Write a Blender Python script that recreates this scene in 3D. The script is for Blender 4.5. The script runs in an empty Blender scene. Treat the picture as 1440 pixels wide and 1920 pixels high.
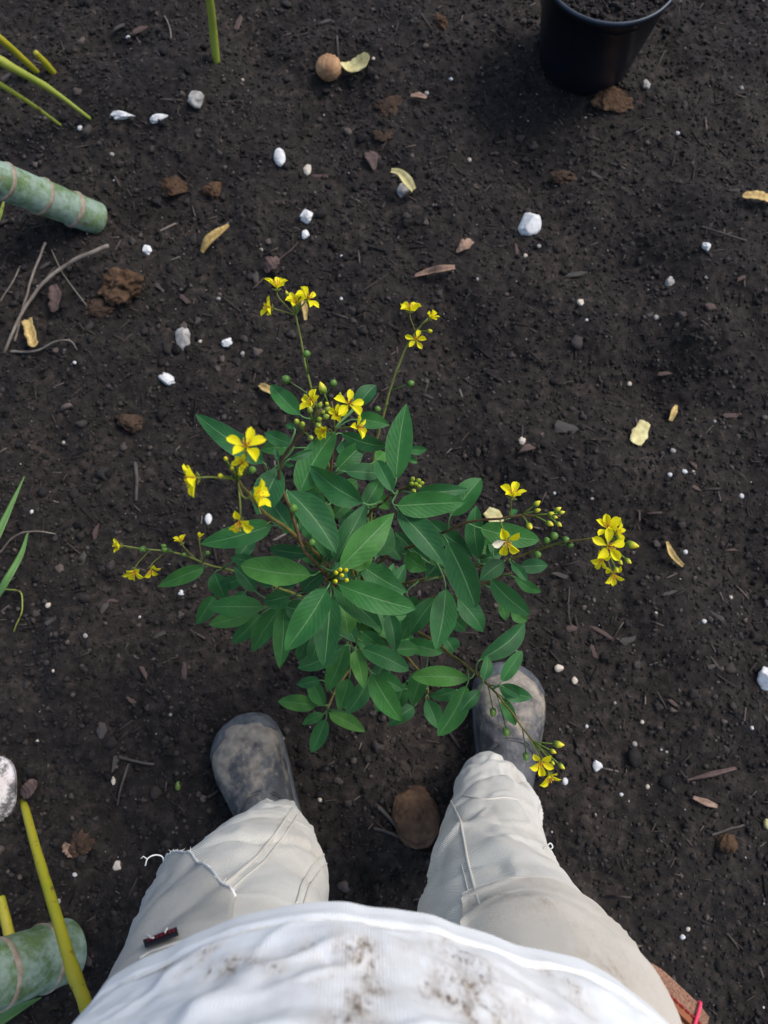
import bpy, math, random
import numpy as np
from mathutils import Vector, Matrix
from mathutils.bvhtree import BVHTree

rnd = random.Random(7)
nr = np.random.default_rng(11)
SC = bpy.context.scene
COL = SC.collection

# ------------------------------------------------------------------ camera
CAM_H = 1.30
TILT = math.radians(14.4)          # the phone looks down, tipped forward by this much from the plumb line
F = 1442.0                         # focal length in photo pixels (1440 x 1920)
cam_d = bpy.data.cameras.new('camera')
cam_d.sensor_width = 36.0
cam_d.sensor_fit = 'AUTO'
cam_d.lens = 36.0 * F / 1920.0
cam_d.clip_start = 0.02
cam_d.clip_end = 400
cam_d.dof.use_dof = True
cam_d.dof.focus_distance = 0.74
cam_d.dof.aperture_fstop = 9.0
cam = bpy.data.objects.new('camera', cam_d)
COL.objects.link(cam)
cam.location = (0, 0, CAM_H)
cam.rotation_euler = (TILT, 0, 0)
SC.camera = cam

# ------------------------------------------------------------------ light
SUN_EL, SUN_AZ = math.radians(50), math.radians(58)    # azimuth measured from +Y towards +X
w = bpy.data.worlds.new('World'); SC.world = w; w.use_nodes = True
nt = w.node_tree
sky = nt.nodes.new('ShaderNodeTexSky'); sky.sky_type = 'NISHITA'; sky.sun_disc = False
sky.sun_elevation = SUN_EL; sky.sun_rotation = SUN_AZ
sky.air_density = 1.0; sky.dust_density = 2.6; sky.ozone_density = 1.0
bg = nt.nodes['Background']; bg.inputs['Strength'].default_value = 0.14
nt.links.new(sky.outputs[0], bg.inputs['Color'])
sd = bpy.data.lights.new('sun', 'SUN'); sd.energy = 1.35; sd.angle = math.radians(24); sd.color = (1.0, 0.975, 0.94)
so = bpy.data.objects.new('sun', sd); COL.objects.link(so)
so.rotation_euler = Vector((-math.sin(SUN_AZ)*math.cos(SUN_EL), -math.cos(SUN_AZ)*math.cos(SUN_EL), -math.sin(SUN_EL))).to_track_quat('-Z', 'Y').to_euler()
SC.view_settings.view_transform = 'Standard'
SC.view_settings.look = 'None'
SC.view_settings.gamma = 1.0
SC.view_settings.exposure = 0.60
SC.view_settings.use_curve_mapping = False

# ------------------------------------------------------------------ pixel rays
S_, C_ = math.sin(TILT), math.cos(TILT)
CAMP = np.array([0, 0, CAM_H])
def ray(px, py):
    dx, dy = (px-720.0)/F, -(py-960.0)/F
    return np.array([dx, dy*C_ + S_, dy*S_ - C_])
def P(px, py, z):
    d = ray(px, py)
    return CAMP + d*((z-CAM_H)/d[2])
def depth(p):
    return p[1]*S_ + (CAM_H-p[2])*C_
def pxm(npx, p):
    return npx*depth(p)/F

# ------------------------------------------------------------------ noise
def _hash(i, j, k, seed):
    n = (i.astype(np.int64)*374761393 + j.astype(np.int64)*668265263 + k.astype(np.int64)*2147483647 + seed*974634777) & 0xffffffff
    n = ((n ^ (n >> 13))*1274126177) & 0xffffffff
    n = ((n ^ (n >> 15))*2246822519) & 0xffffffff
    return ((n ^ (n >> 16)) & 0xffff)/65535.0*2-1
def noise3(p, seed=0):
    p = np.asarray(p, float)
    f = np.floor(p).astype(np.int64); t = p-f; t = t*t*(3-2*t)
    x, y, z = f[..., 0], f[..., 1], f[..., 2]; u, v, q = t[..., 0], t[..., 1], t[..., 2]
    r = 0
    for a in (0, 1):
        for b in (0, 1):
            for c in (0, 1):
                r = r + _hash(x+a, y+b, z+c, seed)*(u if a else 1-u)*(v if b else 1-v)*(q if c else 1-q)
    return r
def fbm(p, octs=4, seed=0, gain=.5):
    r, a, s = 0, 1.0, 1.0
    for o in range(octs):
        r = r + a*noise3(np.asarray(p)*s, seed+o*17); a *= gain; s *= 2.03
    return r
def noise2(x, y, s, seed, octs=3):
    p = np.stack([np.asarray(x, float)*s, np.asarray(y, float)*s, np.zeros_like(np.asarray(x, float))+.37], -1)
    return fbm(p, octs, seed)

# ------------------------------------------------------------------ ground shape
def _g(px, py): p = P(px, py, 0); return p[0], p[1]
DIPS = [(1225, 715, .075, .028), (1010, 290, .10, .022), (1190, 1000, .07, .02), (1330, 640, .06, -.012), (1350, 480, .16, -.03),
        (1290, 1150, .12, -.012), (760, 655, .07, .014), (700, 1660, .09, .015), (235, 600, .07, .010), (1250, 1620, .10, -.018),
        (480, 470, .12, -.008), (640, 230, .1, .014), (1130, 500, .09, .012), (560, 1250, .10, .008), (1080, 960, .09, -.014), (880, 700, .10, .012), (1380, 1040, .08, .018), (1150, 610, .12, -.012), (330, 830, .10, .010), (180, 1250, .10, -.012), (330, 160, .12, -.014), (90, 1350, .08, -.012)]
DIPS = [(*_g(a, b), r, d) for a, b, r, d in DIPS]
FLAT = [(-.19, -.10, .13), (.19, -.03, .13), (.41, 1.30, .12)]
def Hg(x, y):
    x = np.asarray(x, float); y = np.asarray(y, float)
    h = .016*noise2(x, y, 3.2, 1, 2) + .021*noise2(x, y, 7.5, 2, 2) - .007*(1-np.abs(noise2(x+.2*y, y, 6.0, 8, 2)))**4 + .0045*np.abs(noise2(x, y, 32, 3, 2)) + .0028*noise2(x, y, 85, 4, 2) + .0016*noise2(x, y, 190, 5, 1)
    for cx, cy, r, d in DIPS:
        h = h - 1.7*d*np.exp(-((x-cx)**2+(y-cy)**2)/(r*r))
    for cx, cy, r in FLAT:
        m = np.exp(-(((x-cx)**2+(y-cy)**2)/(r*r))**2)
        h = h*(1-.85*m)
    return h
def hg(x, y): return float(Hg(np.array([x]), np.array([y]))[0])
def G(px, py, up=0.0):
    z = 0.0
    for _ in range(6):
        p = P(px, py, z+up); z = hg(p[0], p[1])
    return P(px, py, z+up)

# ------------------------------------------------------------------ materials
def new_mat(name):
    m = bpy.data.materials.new(name); m.use_nodes = True
    return m, m.node_tree, m.node_tree.nodes['Principled BSDF']
def N(t, kind, **kw):
    n = t.nodes.new(kind)
    for k, v in kw.items(): setattr(n, k, v)
    return n
def ramp(t, fac, stops, interp='LINEAR'):
    r = N(t, 'ShaderNodeValToRGB'); r.color_ramp.interpolation = interp
    e = r.color_ramp.elements
    while len(e) < len(stops): e.new(.5)
    for el, (p, c) in zip(e, stops):
        el.position = p; el.color = (*c, 1) if len(c) == 3 else c
    t.links.new(fac, r.inputs[0]); return r.outputs[0]
def tex_noise(t, vec, scale, detail=4, rough=.55):
    n = N(t, 'ShaderNodeTexNoise'); n.inputs['Scale'].default_value = scale; n.inputs['Detail'].default_value = detail
    n.inputs['Roughness'].default_value = rough; t.links.new(vec, n.inputs['Vector']); return n.outputs['Fac']
def bump(t, b, height, strength, dist):
    n = N(t, 'ShaderNodeBump'); n.inputs['Strength'].default_value = strength; n.inputs['Distance'].default_value = dist
    t.links.new(height, n.inputs['Height'])
    if b.inputs['Normal'].links: t.links.new(b.inputs['Normal'].links[0].from_socket, n.inputs['Normal'])
    t.links.new(n.outputs[0], b.inputs['Normal'])
def mix(t, fac, a, b, blend='MIX'):
    n = N(t, 'ShaderNodeMix', data_type='RGBA', blend_type=blend)
    for s, v in ((n.inputs[0], fac), (n.inputs[6], a), (n.inputs[7], b)):
        if isinstance(v, (int, float)): s.default_value = v
        elif isinstance(v, tuple): s.default_value = (*v, 1)
        else: t.links.new(v, s)
    return n.outputs[2]
def math_(t, op, a, b=None, clamp=False):
    n = N(t, 'ShaderNodeMath', operation=op); n.use_clamp = clamp
    for s, v in ((n.inputs[0], a), (n.inputs[1], b)):
        if v is None: continue
        if isinstance(v, (int, float)): s.default_value = v
        else: t.links.new(v, s)
    return n.outputs[0]
def noisy(name, c1, c2, scale, rough=.7, bs=.3, bd=.002, detail=5, spec=.3, c3=None, world=False, stretch=None):
    m, t, b = new_mat(name)
    v = N(t, 'ShaderNodeTexCoord').outputs['Object']
    if world: v = N(t, 'ShaderNodeNewGeometry').outputs['Position']
    if stretch:
        mp = N(t, 'ShaderNodeMapping'); mp.inputs['Scale'].default_value = stretch; t.links.new(v, mp.inputs[0]); v = mp.outputs[0]
    f = tex_noise(t, v, scale, detail)
    st = [(.3, c1), (.7, c2)] if c3 is None else [(.28, c1), (.5, c2), (.72, c3)]
    t.links.new(ramp(t, f, st), b.inputs['Base Color'])
    b.inputs['Roughness'].default_value = rough; b.inputs['Specular IOR Level'].default_value = spec
    if bs: bump(t, b, tex_noise(t, v, scale*3, 6), bs, bd)
    return m

M = {}
def soil_material():
    m, t, b = new_mat('dark_soil')
    v = N(t, 'ShaderNodeNewGeometry').outputs['Position']
    big = tex_noise(t, v, 4, 5, .6); med = tex_noise(t, v, 60, 6, .65); fine = tex_noise(t, v, 420, 5, .7)
    c = ramp(t, med, [(.28, (.0048, .0039, .0034)), (.5, (.0138, .0112, .0098)), (.72, (.038, .030, .0255))])
    c = mix(t, ramp(t, big, [(.40, (0, 0, 0)), (.64, (1, 1, 1))]), c, mix(t, 1.0, c, (1.75, 1.68, 1.6), 'MULTIPLY'))
    c = mix(t, ramp(t, fine, [(.60, (0, 0, 0)), (.75, (1, 1, 1))]), c, (.085, .074, .068))
    red = tex_noise(t, v, 9, 5)
    c = mix(t, ramp(t, red, [(.66, (0, 0, 0)), (.78, (.4, .4, .4))]), c, (.07, .042, .028))
    t.links.new(c, b.inputs['Base Color'])
    b.inputs['Roughness'].default_value = .85; b.inputs['Specular IOR Level'].default_value = .25
    bump(t, b, med, 1.0, .006); bump(t, b, fine, .9, .002)
    return m
M['soil'] = soil_material()
def island_material(name, stops, rough=.85, spec=.3, scale=300):
    m, t, b = new_mat(name)
    g = N(t, 'ShaderNodeNewGeometry')
    c = ramp(t, g.outputs['Random Per Island'], stops)
    f = tex_noise(t, g.outputs['Position'], scale, 4)
    c = mix(t, 1.0, c, ramp(t, f, [(.25, (.6, .6, .6)), (.75, (1.35, 1.35, 1.35))]), 'MULTIPLY')
    t.links.new(c, b.inputs['Base Color']); b.inputs['Roughness'].default_value = rough; b.inputs['Specular IOR Level'].default_value = spec
    bump(t, b, f, .6, .001)
    return m
M['crumb'] = island_material('soil_crumb', [(0, (.005, .0042, .0038)), (.4, (.0125, .0104, .0095)), (.75, (.027, .0222, .0198)), (.94, (.052, .043, .039)), (1, (.10, .078, .066))])
M['splinter'] = island_material('bark_splinter', [(0, (.010, .008, .007)), (.5, (.028, .022, .019)), (.8, (.058, .046, .040)), (.94, (.11, .08, .067)), (1, (.18, .15, .13))])
M['speck'] = island_material('mineral_speck', [(0, (.10, .085, .075)), (.5, (.22, .19, .165)), (.85, (.42, .40, .38)), (1, (.68, .69, .70))], rough=.6)
M['chip_pink'] = noisy('bark_chip_reddish', (.05, .033, .028), (.12, .078, .066), 60, .8, .5, .001)
M['chip_grey'] = noisy('bark_chip_grey', (.035, .030, .027), (.085, .074, .067), 60, .8, .5, .001)
def stone_material(name, a, c):
    m, t, b = new_mat(name); v = N(t, 'ShaderNodeTexCoord').outputs['Object']
    col = ramp(t, tex_noise(t, v, 90, 5), [(.3, a), (.7, c)])
    col = mix(t, ramp(t, tex_noise(t, v, 130, 7, .75), [(.54, (0, 0, 0)), (.68, (.75, .75, .75))]), col, (.10, .08, .065))
    t.links.new(col, b.inputs['Base Color']); b.inputs['Roughness'].default_value = .85
    bump(t, b, tex_noise(t, v, 260, 6, .7), .6, .0015); return m
M['white_stone'] = stone_material('white_stone', (.48, .47, .45), (.76, .77, .76))
M['cream_stone'] = noisy('cream_stone', (.40, .33, .25), (.68, .60, .50), 60, .75, .4, .002)
M['grey_stone'] = noisy('grey_stone', (.16, .15, .135), (.44, .42, .39), 90, .8, .4, .002)
M['clod'] = noisy('brown_clod', (.045, .026, .016), (.125, .075, .045), 50, .95, .9, .006, spec=.1)
M['clod_dark'] = noisy('brown_clod_dark', (.035, .024, .018), (.09, .058, .04), 50, .95, .9, .006, spec=.1)
M['husk'] = noisy('brown_husk', (.045, .025, .014), (.150, .085, .048), 60, .85, .6, .004, stretch=(1, 1, 3))
M['nut'] = noisy('tan_nut', (.20, .105, .05), (.50, .29, .15), 38, .7, .6, .003, stretch=(1, .4, 1))
M['straw'] = noisy('straw_yellow', (.30, .18, .05), (.62, .47, .19), 130, .7, .4, .001)
M['pale_leaf'] = noisy('pale_yellow_leaf', (.40, .33, .12), (.66, .60, .31), 110, .65, .4, .001)
M['dry_leaf'] = noisy('dry_tan_leaf', (.17, .105, .07), (.38, .25, .18), 120, .8, .7, .002)
M['brown_leaf'] = noisy('dark_dry_leaf', (.055, .034, .030), (.13, .085, .075), 45, .8, .5, .001)
M['dry_stem'] = noisy('dry_grey_stem', (.10, .08, .065), (.26, .22, .18), 40, .8, .5, .001)
M['pot'] = noisy('black_plastic', (.003, .0042, .0075), (.006, .0085, .015), 12, .36, .15, .001, spec=.5)
M['pot_lip'] = noisy('black_plastic_lip', (.012, .020, .034), (.026, .040, .062), 30, .35, .15, .001, spec=.5)
M['stem'] = noisy('plant_stem', (.075, .060, .018), (.16, .135, .035), 70, .6, .4, .0008)
M['stem_brown'] = noisy('plant_stem_brown', (.060, .034, .016), (.14, .085, .035), 70, .65, .4, .0008)
M['stem_green'] = noisy('flower_stalk', (.10, .13, .025), (.19, .21, .05), 90, .55, .3, .0006)
M['scar'] = noisy('leaf_scar', (.16, .125, .09), (.36, .30, .23), 60, .85, .7, .002)
M['sheath'] = noisy('pale_sheath', (.42, .36, .33), (.70, .66, .64), 16, .7, .3, .002)
M['leather'] = noisy('brown_leather', (.20, .065, .028), (.34, .125, .055), 30, .55, .35, .001)
M['leather_edge'] = noisy('raw_leather_edge', (.12, .055, .035), (.42, .24, .16), 700, .9, .8, .001)
M['thread_pink'] = noisy('pink_thread', (.75, .03, .10), (.90, .10, .20), 60, .6, .2, .0005)
M['thread_red'] = noisy('dark_red_thread', (.22, .008, .012), (.32, .02, .02), 60, .6, .2, .0005)
M['thread'] = noisy('white_thread', (.62, .60, .55), (.80, .79, .76), 200, .9, .4, .0005)
M['navy'] = noisy('navy_woven', (.006, .009, .016), (.014, .018, .028), 600, .8, .5, .0005)
M['crimson'] = noisy('crimson_woven', (.10, .004, .015), (.20, .012, .03), 600, .8, .5, .0005)
M['skin'] = noisy('skin', (.42, .24, .16), (.50, .30, .21), 30, .55, .1, .001)
M['hair'] = noisy('hair', (.015, .010, .007), (.04, .028, .02), 90, .6, .6, .003)
M['rubber'] = noisy('boot_rubber', (.035, .042, .052), (.12, .125, .13), 70, .6, .3, .001)

def leaf_material():
    m, t, b = new_mat('green_leaf')
    uv = N(t, 'ShaderNodeUVMap'); uv.uv_map = 'UVMap'
    sx = N(t, 'ShaderNodeSeparateXYZ'); t.links.new(uv.outputs[0], sx.inputs[0])
    u = math_(t, 'ABSOLUTE', math_(t, 'SUBTRACT', sx.outputs[0], .5))        # 0 at the midrib, .5 at the edge
    oi = N(t, 'ShaderNodeObjectInfo')
    v = N(t, 'ShaderNodeTexCoord').outputs['Object']
    n1 = tex_noise(t, v, 70, 5, .65)
    base = ramp(t, oi.outputs['Random'], [(0, (.017, .088, .028)), (.3, (.023, .116, .034)), (.6, (.028, .138, .032)), (.85, (.038, .160, .032)), (1, (.066, .195, .034))])
    base = mix(t, 1.0, base, ramp(t, n1, [(.25, (.66, .70, .74)), (.75, (1.34, 1.26, 1.15))]), 'MULTIPLY')
    vs = N(t, 'ShaderNodeMath', operation='SINE')
    t.links.new(math_(t, 'MULTIPLY', math_(t, 'SUBTRACT', sx.outputs[1], math_(t, 'MULTIPLY', u, .55)), 62), vs.inputs[0])
    vein = ramp(t, vs.outputs[0], [(.90, (0, 0, 0)), (1.0, (.10, .10, .10))])
    base = mix(t, vein, base, (.055, .19, .085))
    rib = ramp(t, u, [(.012, (.75, .75, .75)), (.035, (0, 0, 0))])
    base = mix(t, rib, base, (.13, .27, .10))
    edge = ramp(t, u, [(.475, (0, 0, 0)), (.495, (.5, .5, .5))])
    base = mix(t, edge, base, (.10, .20, .08))
    spots = ramp(t, tex_noise(t, v, 210, 3), [(.70, (0, 0, 0)), (.78, (.45, .45, .45))])
    base = mix(t, spots, base, (.10, .17, .11))
    t.links.new(base, b.inputs['Base Color'])
    b.inputs['Roughness'].default_value = .55; b.inputs['Specular IOR Level'].default_value = .28
    bump(t, b, vs.outputs[0], .12, .0006); bump(t, b, ramp(t, u, [(0, (0, 0, 0)), (.05, (1, 1, 1))]), .35, .0008)
    tr = N(t, 'ShaderNodeBsdfTranslucent'); tr.inputs[0].default_value = (.07, .24, .03, 1)
    ms = N(t, 'ShaderNodeMixShader'); ms.inputs[0].default_value = .20
    t.links.new(b.outputs[0], ms.inputs[1]); t.links.new(tr.outputs[0], ms.inputs[2])
    t.links.new(ms.outputs[0], t.nodes['Material Output'].inputs[0])
    return m
M['leaf'] = leaf_material()
def petal_material():
    m, t, b = new_mat('yellow_petal')
    uv = N(t, 'ShaderNodeUVMap'); uv.uv_map = 'UVMap'
    sx = N(t, 'ShaderNodeSeparateXYZ'); t.links.new(uv.outputs[0], sx.inputs[0])
    v = N(t, 'ShaderNodeTexCoord').outputs['Object']
    c = ramp(t, sx.outputs[1], [(0, (.70, .60, .02)), (.25, (.90, .82, .012)), (1, (.95, .89, .016))])
    c = mix(t, 1.0, c, ramp(t, tex_noise(t, v, 300, 3), [(.3, (.84, .82, .8)), (.7, (1.05, 1.05, 1.05))]), 'MULTIPLY')
    ridge = ramp(t, math_(t, 'ABSOLUTE', math_(t, 'SUBTRACT', sx.outputs[0], .5)), [(.0, (.35, .35, .35)), (.06, (0, 0, 0))])
    c = mix(t, ridge, c, (.55, .40, .01))
    t.links.new(c, b.inputs['Base Color']); b.inputs['Roughness'].default_value = .6; b.inputs['Specular IOR Level'].default_value = .25
    tr = N(t, 'ShaderNodeBsdfTranslucent'); tr.inputs[0].default_value = (.90, .82, .01, 1)
    ms = N(t, 'ShaderNodeMixShader'); ms.inputs[0].default_value = .34
    t.links.new(b.outputs[0], ms.inputs[1]); t.links.new(tr.outputs[0], ms.inputs[2])
    t.links.new(ms.outputs[0], t.nodes['Material Output'].inputs[0])
    return m
M['petal'] = petal_material()
M['stamen'] = noisy('orange_stamen', (.55, .20, .02), (.86, .55, .05), 200, .6, 0)
M['pale_petal'] = noisy('faded_petal', (.70, .62, .42), (.80, .76, .60), 90, .6, .2, .0005)
def bud_material(name, stops):
    m, t, b = new_mat(name)
    tc = N(t, 'ShaderNodeUVMap'); tc.uv_map = 'UVMap'
    sx = N(t, 'ShaderNodeSeparateXYZ'); t.links.new(tc.outputs[0], sx.inputs[0])
    n = tex_noise(t, N(t, 'ShaderNodeTexCoord').outputs['Object'], 350, 3)
    f = math_(t, 'ADD', sx.outputs[1], math_(t, 'MULTIPLY', math_(t, 'SUBTRACT', n, .5), .5))
    t.links.new(ramp(t, f, stops), b.inputs['Base Color']); b.inputs['Roughness'].default_value = .5
    return m
M['bud'] = bud_material('bud_skin', [(.25, (.10, .17, .015)), (.5, (.33, .36, .02)), (.8, (.66, .57, .015))])
M['bud_green'] = bud_material('green_bud_skin', [(.2, (.09, .15, .02)), (.6, (.22, .30, .03)), (.95, (.38, .42, .03))])
M['pod'] = bud_material('green_pod_skin', [(.1, (.045, .10, .015)), (.9, (.085, .19, .025))])

def palm_material():
    m, t, b = new_mat('waxy_palm_stem')
    v = N(t, 'ShaderNodeTexCoord').outputs['Object']
    g = tex_noise(t, v, 14, 5); wx = tex_noise(t, v, 26, 6, .7); fine = tex_noise(t, v, 160, 4)
    c = ramp(t, g, [(.3, (.055, .115, .040)), (.7, (.13, .20, .075))])
    c = mix(t, ramp(t, wx, [(.42, (0, 0, 0)), (.58, (.8, .8, .8))]), c, (.25, .33, .28))
    c = mix(t, ramp(t, tex_noise(t, v, 70, 7, .8), [(.55, (0, 0, 0)), (.66, (.6, .6, .6))]), c, (.10, .10, .06))
    c = mix(t, ramp(t, tex_noise(t, v, 34, 3), [(.66, (0, 0, 0)), (.72, (.8, .8, .8))]), c, (.17, .11, .05))
    c = mix(t, 1.0, c, ramp(t, fine, [(.3, (.85, .85, .85)), (.7, (1.12, 1.12, 1.12))]), 'MULTIPLY')
    t.links.new(c, b.inputs['Base Color']); b.inputs['Roughness'].default_value = .6
    bump(t, b, fine, .2, .001)
    return m
M['palm'] = palm_material()
def shoot_material(name, a, c, brown=.72):
    m, t, b = new_mat(name)
    v = N(t, 'ShaderNodeTexCoord').outputs['Object']
    col = ramp(t, tex_noise(t, v, 9, 4), [(.35, a), (.65, c)])
    col = mix(t, ramp(t, tex_noise(t, v, 60, 4), [(.60, (0, 0, 0)), (brown-.04, (.85, .85, .85))]), col, (.12, .07, .025))
    t.links.new(col, b.inputs['Base Color']); b.inputs['Roughness'].default_value = .45
    return m
M['shoot_yellow'] = shoot_material('yellow_shoot', (.27, .28, .012), (.44, .36, .03))
M['shoot_green'] = shoot_material('green_shoot', (.20, .27, .035), (.34, .36, .05))
M['grass'] = shoot_material('grass_blade', (.07, .17, .035), (.13, .25, .06), .8)

def fabric(name, base, dirt_cols, rib=None, weave=None, blotch=None, grime=0.0):
    m, t, b = new_mat(name)
    uv = N(t, 'ShaderNodeUVMap'); uv.uv_map = 'UVMap'
    v = N(t, 'ShaderNodeTexCoord').outputs['Object']
    sx = N(t, 'ShaderNodeSeparateXYZ'); t.links.new(uv.outputs[0], sx.inputs[0])
    c = mix(t, 1.0, base, ramp(t, tex_noise(t, v, 22, 5), [(.25, (.90, .90, .90)), (.75, (1.04, 1.04, 1.04))]), 'MULTIPLY')
    if blotch: c = mix(t, ramp(t, tex_noise(t, v, 11, 5, .6), [(.48, (0, 0, 0)), (.72, (.6, .6, .6))]), c, blotch)
    at = N(t, 'ShaderNodeAttribute'); at.attribute_name = 'dirt'
    d = at.outputs['Fac']
    mp = N(t, 'ShaderNodeMapping'); mp.inputs['Scale'].default_value = (1.3, 1, .45); t.links.new(v, mp.inputs[0]); n = tex_noise(t, mp.outputs[0], 420, 7, .8); n2 = tex_noise(t, mp.outputs[0], 95, 6, .7)
    soak = math_(t, 'MULTIPLY', d, ramp(t, n2, [(.36, (.12, .12, .12)), (.62, (1, 1, 1))]), True)       # mud soaked in, thin and tan
    crust = math_(t, 'MULTIPLY', ramp(t, d, [(.36, (0, 0, 0)), (.85, (1, 1, 1))]), ramp(t, math_(t, 'ADD', math_(t, 'MULTIPLY', n, .62), math_(t, 'MULTIPLY', n2, .38)), [(.49, (0, 0, 0)), (.57, (1, 1, 1))]), True)
    c = mix(t, math_(t, 'MULTIPLY', soak, .95, True), c, dirt_cols[0]); c = mix(t, math_(t, 'MULTIPLY', crust, 1.15, True), c, dirt_cols[1])
    if grime:
        gr = ramp(t, math_(t, 'ADD', math_(t, 'MULTIPLY', n, .5), math_(t, 'MULTIPLY', tex_noise(t, v, 18, 6, .7), .5)), [(.50, (0, 0, 0)), (.66, (grime, grime, grime))])
        c = mix(t, gr, c, dirt_cols[0])
    t.links.new(c, b.inputs['Base Color'])
    b.inputs['Roughness'].default_value = .92; b.inputs['Specular IOR Level'].default_value = .15
    b.inputs['Sheen Weight'].default_value = .25
    bump(t, b, tex_noise(t, v, 900, 3), .25, .0006)
    def line(coord, freq):
        s = N(t, 'ShaderNodeMath', operation='SINE'); t.links.new(math_(t, 'MULTIPLY', coord, freq), s.inputs[0]); return s.outputs[0]
    if rib: bump(t, b, line(sx.outputs[0], rib), .30, .0007)
    if weave:
        tw = math_(t, 'ADD', math_(t, 'MULTIPLY', sx.outputs[0], weave), math_(t, 'MULTIPLY', sx.outputs[1], weave*.8))
        s = N(t, 'ShaderNodeMath', operation='SINE'); t.links.new(tw, s.inputs[0]); bump(t, b, s.outputs[0], .7, .0008)
    return m
M['shirt'] = fabric('white_knit', (.80, .82, .84), ((.42, .32, .22), (.07, .045, .03)), rib=2*math.pi*640)
M['trousers'] = fabric('cream_canvas', (.80, .775, .71), ((.42, .34, .24), (.12, .08, .05)), blotch=(.62, .56, .47), grime=.3, weave=2*math.pi*260)
M['panel'] = fabric('beige_twill', (.66, .61, .53), ((.36, .28, .20), (.12, .08, .05)), weave=2*math.pi*88, blotch=(.42, .35, .27), grime=.5)
M['seam'] = fabric('canvas_seam', (.60, .57, .51), ((.36, .28, .20), (.10, .07, .05)))

def boot_material():
    m, t, b = new_mat('worn_boot_leather')
    v = N(t, 'ShaderNodeTexCoord').outputs['Object']
    sx = N(t, 'ShaderNodeSeparateXYZ'); t.links.new(v, sx.inputs[0])
    c = ramp(t, tex_noise(t, v, 30, 6, .65), [(.3, (.030, .032, .037)), (.7, (.105, .108, .115))])
    d = tex_noise(t, v, 34, 9, .72)
    toe = math_(t, 'MULTIPLY', math_(t, 'SUBTRACT', sx.outputs[1], -.125), 2.2)       # dust builds up towards the toe
    f = math_(t, 'ADD', math_(t, 'SUBTRACT', d, .50), toe, False)
    c = mix(t, ramp(t, f, [(.02, (0, 0, 0)), (.17, (.9, .9, .9))]), c, ramp(t, tex_noise(t, v, 70, 5), [(.3, (.13, .11, .088)), (.7, (.33, .285, .225))]))
    sc = tex_noise(t, v, 130, 5, .7)
    c = mix(t, ramp(t, sc, [(.63, (0, 0, 0)), (.72, (.8, .8, .8))]), c, (.035, .032, .032))
    t.links.new(c, b.inputs['Base Color']); b.inputs['Roughness'].default_value = .62; b.inputs['Specular IOR Level'].default_value = .4
    bump(t, b, tex_noise(t, v, 110, 6, .7), .6, .002); bump(t, b, tex_noise(t, v, 30, 4), .7, .006)
    return m
M['boot'] = boot_material()

# ------------------------------------------------------------------ mesh helpers
ORG = {}
def mk(name, verts, faces, mat, parent=None, origin=None, smooth=True, uvs=None, mesh=None):
    verts = np.asarray(verts, float)
    if origin is None: origin = np.array([verts[:, 0].mean(), verts[:, 1].mean(), verts[:, 2].min()])
    origin = np.asarray(origin, float)
    me = bpy.data.meshes.new(name)
    vv = verts-origin
    if isinstance(faces, np.ndarray):
        k = faces.shape[1]; nf = len(faces)
        me.vertices.add(len(vv)); me.vertices.foreach_set('co', vv.astype(np.float32).ravel())
        me.loops.add(nf*k); me.loops.foreach_set('vertex_index', faces.astype(np.int32).ravel())
        me.polygons.add(nf); me.polygons.foreach_set('loop_start', np.arange(0, nf*k, k, dtype=np.int32))
        me.update(calc_edges=True)
    else:
        me.from_pydata([tuple(x) for x in vv], [], faces); me.update()
    if uvs is not None:
        ul = me.uv_layers.new(name='UVMap')
        li = np.empty(len(me.loops), np.int32); me.loops.foreach_get('vertex_index', li)
        ul.data.foreach_set('uv', np.asarray(uvs, np.float32)[li].ravel())
    if smooth: me.polygons.foreach_set('use_smooth', np.ones(len(me.polygons), bool))
    me.materials.append(M[mat] if isinstance(mat, str) else mat)
    return link(name, me, origin, parent)
def link(name, me, origin, parent=None, rot=None, scale=None):
    o = bpy.data.objects.new(name, me); COL.objects.link(o)
    origin = np.asarray(origin, float)
    po = np.zeros(3)
    if parent is not None:
        o.parent = parent; po = ORG[parent.name]
    loc = Vector(origin-po)
    if rot is not None:
        o.matrix_local = Matrix.Translation(loc) @ rot.to_4x4() @ (Matrix.Diagonal((*scale, 1)) if scale is not None else Matrix.Identity(4))
    else: o.location = loc
    ORG[o.name] = origin
    return o
def thing(name, loc, label, cat, group=None):
    o = link(name, None, loc); tag(o, label, cat, group); return o
def tag(o, label, cat, group=None, kind=None):
    if label: o['label'] = label
    if cat: o['category'] = cat
    if group: o['group'] = group
    if kind: o['kind'] = kind
    return o
def frame_along(pts):
    pts = np.asarray(pts, float); n = len(pts)
    T = np.gradient(pts, axis=0) if n > 2 else np.repeat((pts[-1]-pts[0])[None], n, 0)
    T /= np.linalg.norm(T, axis=1)[:, None]+1e-12
    ref = np.array([0, 0, 1.0]) if abs(T[0][2]) < .9 else np.array([1.0, 0, 0])
    U = []; u = np.cross(T[0], ref); u /= np.linalg.norm(u)
    for i in range(n):
        u = u-T[i]*np.dot(u, T[i]); u /= np.linalg.norm(u)+1e-12; U.append(u)
    U = np.array(U); V = np.cross(T, U)
    return T, U, V
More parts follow.
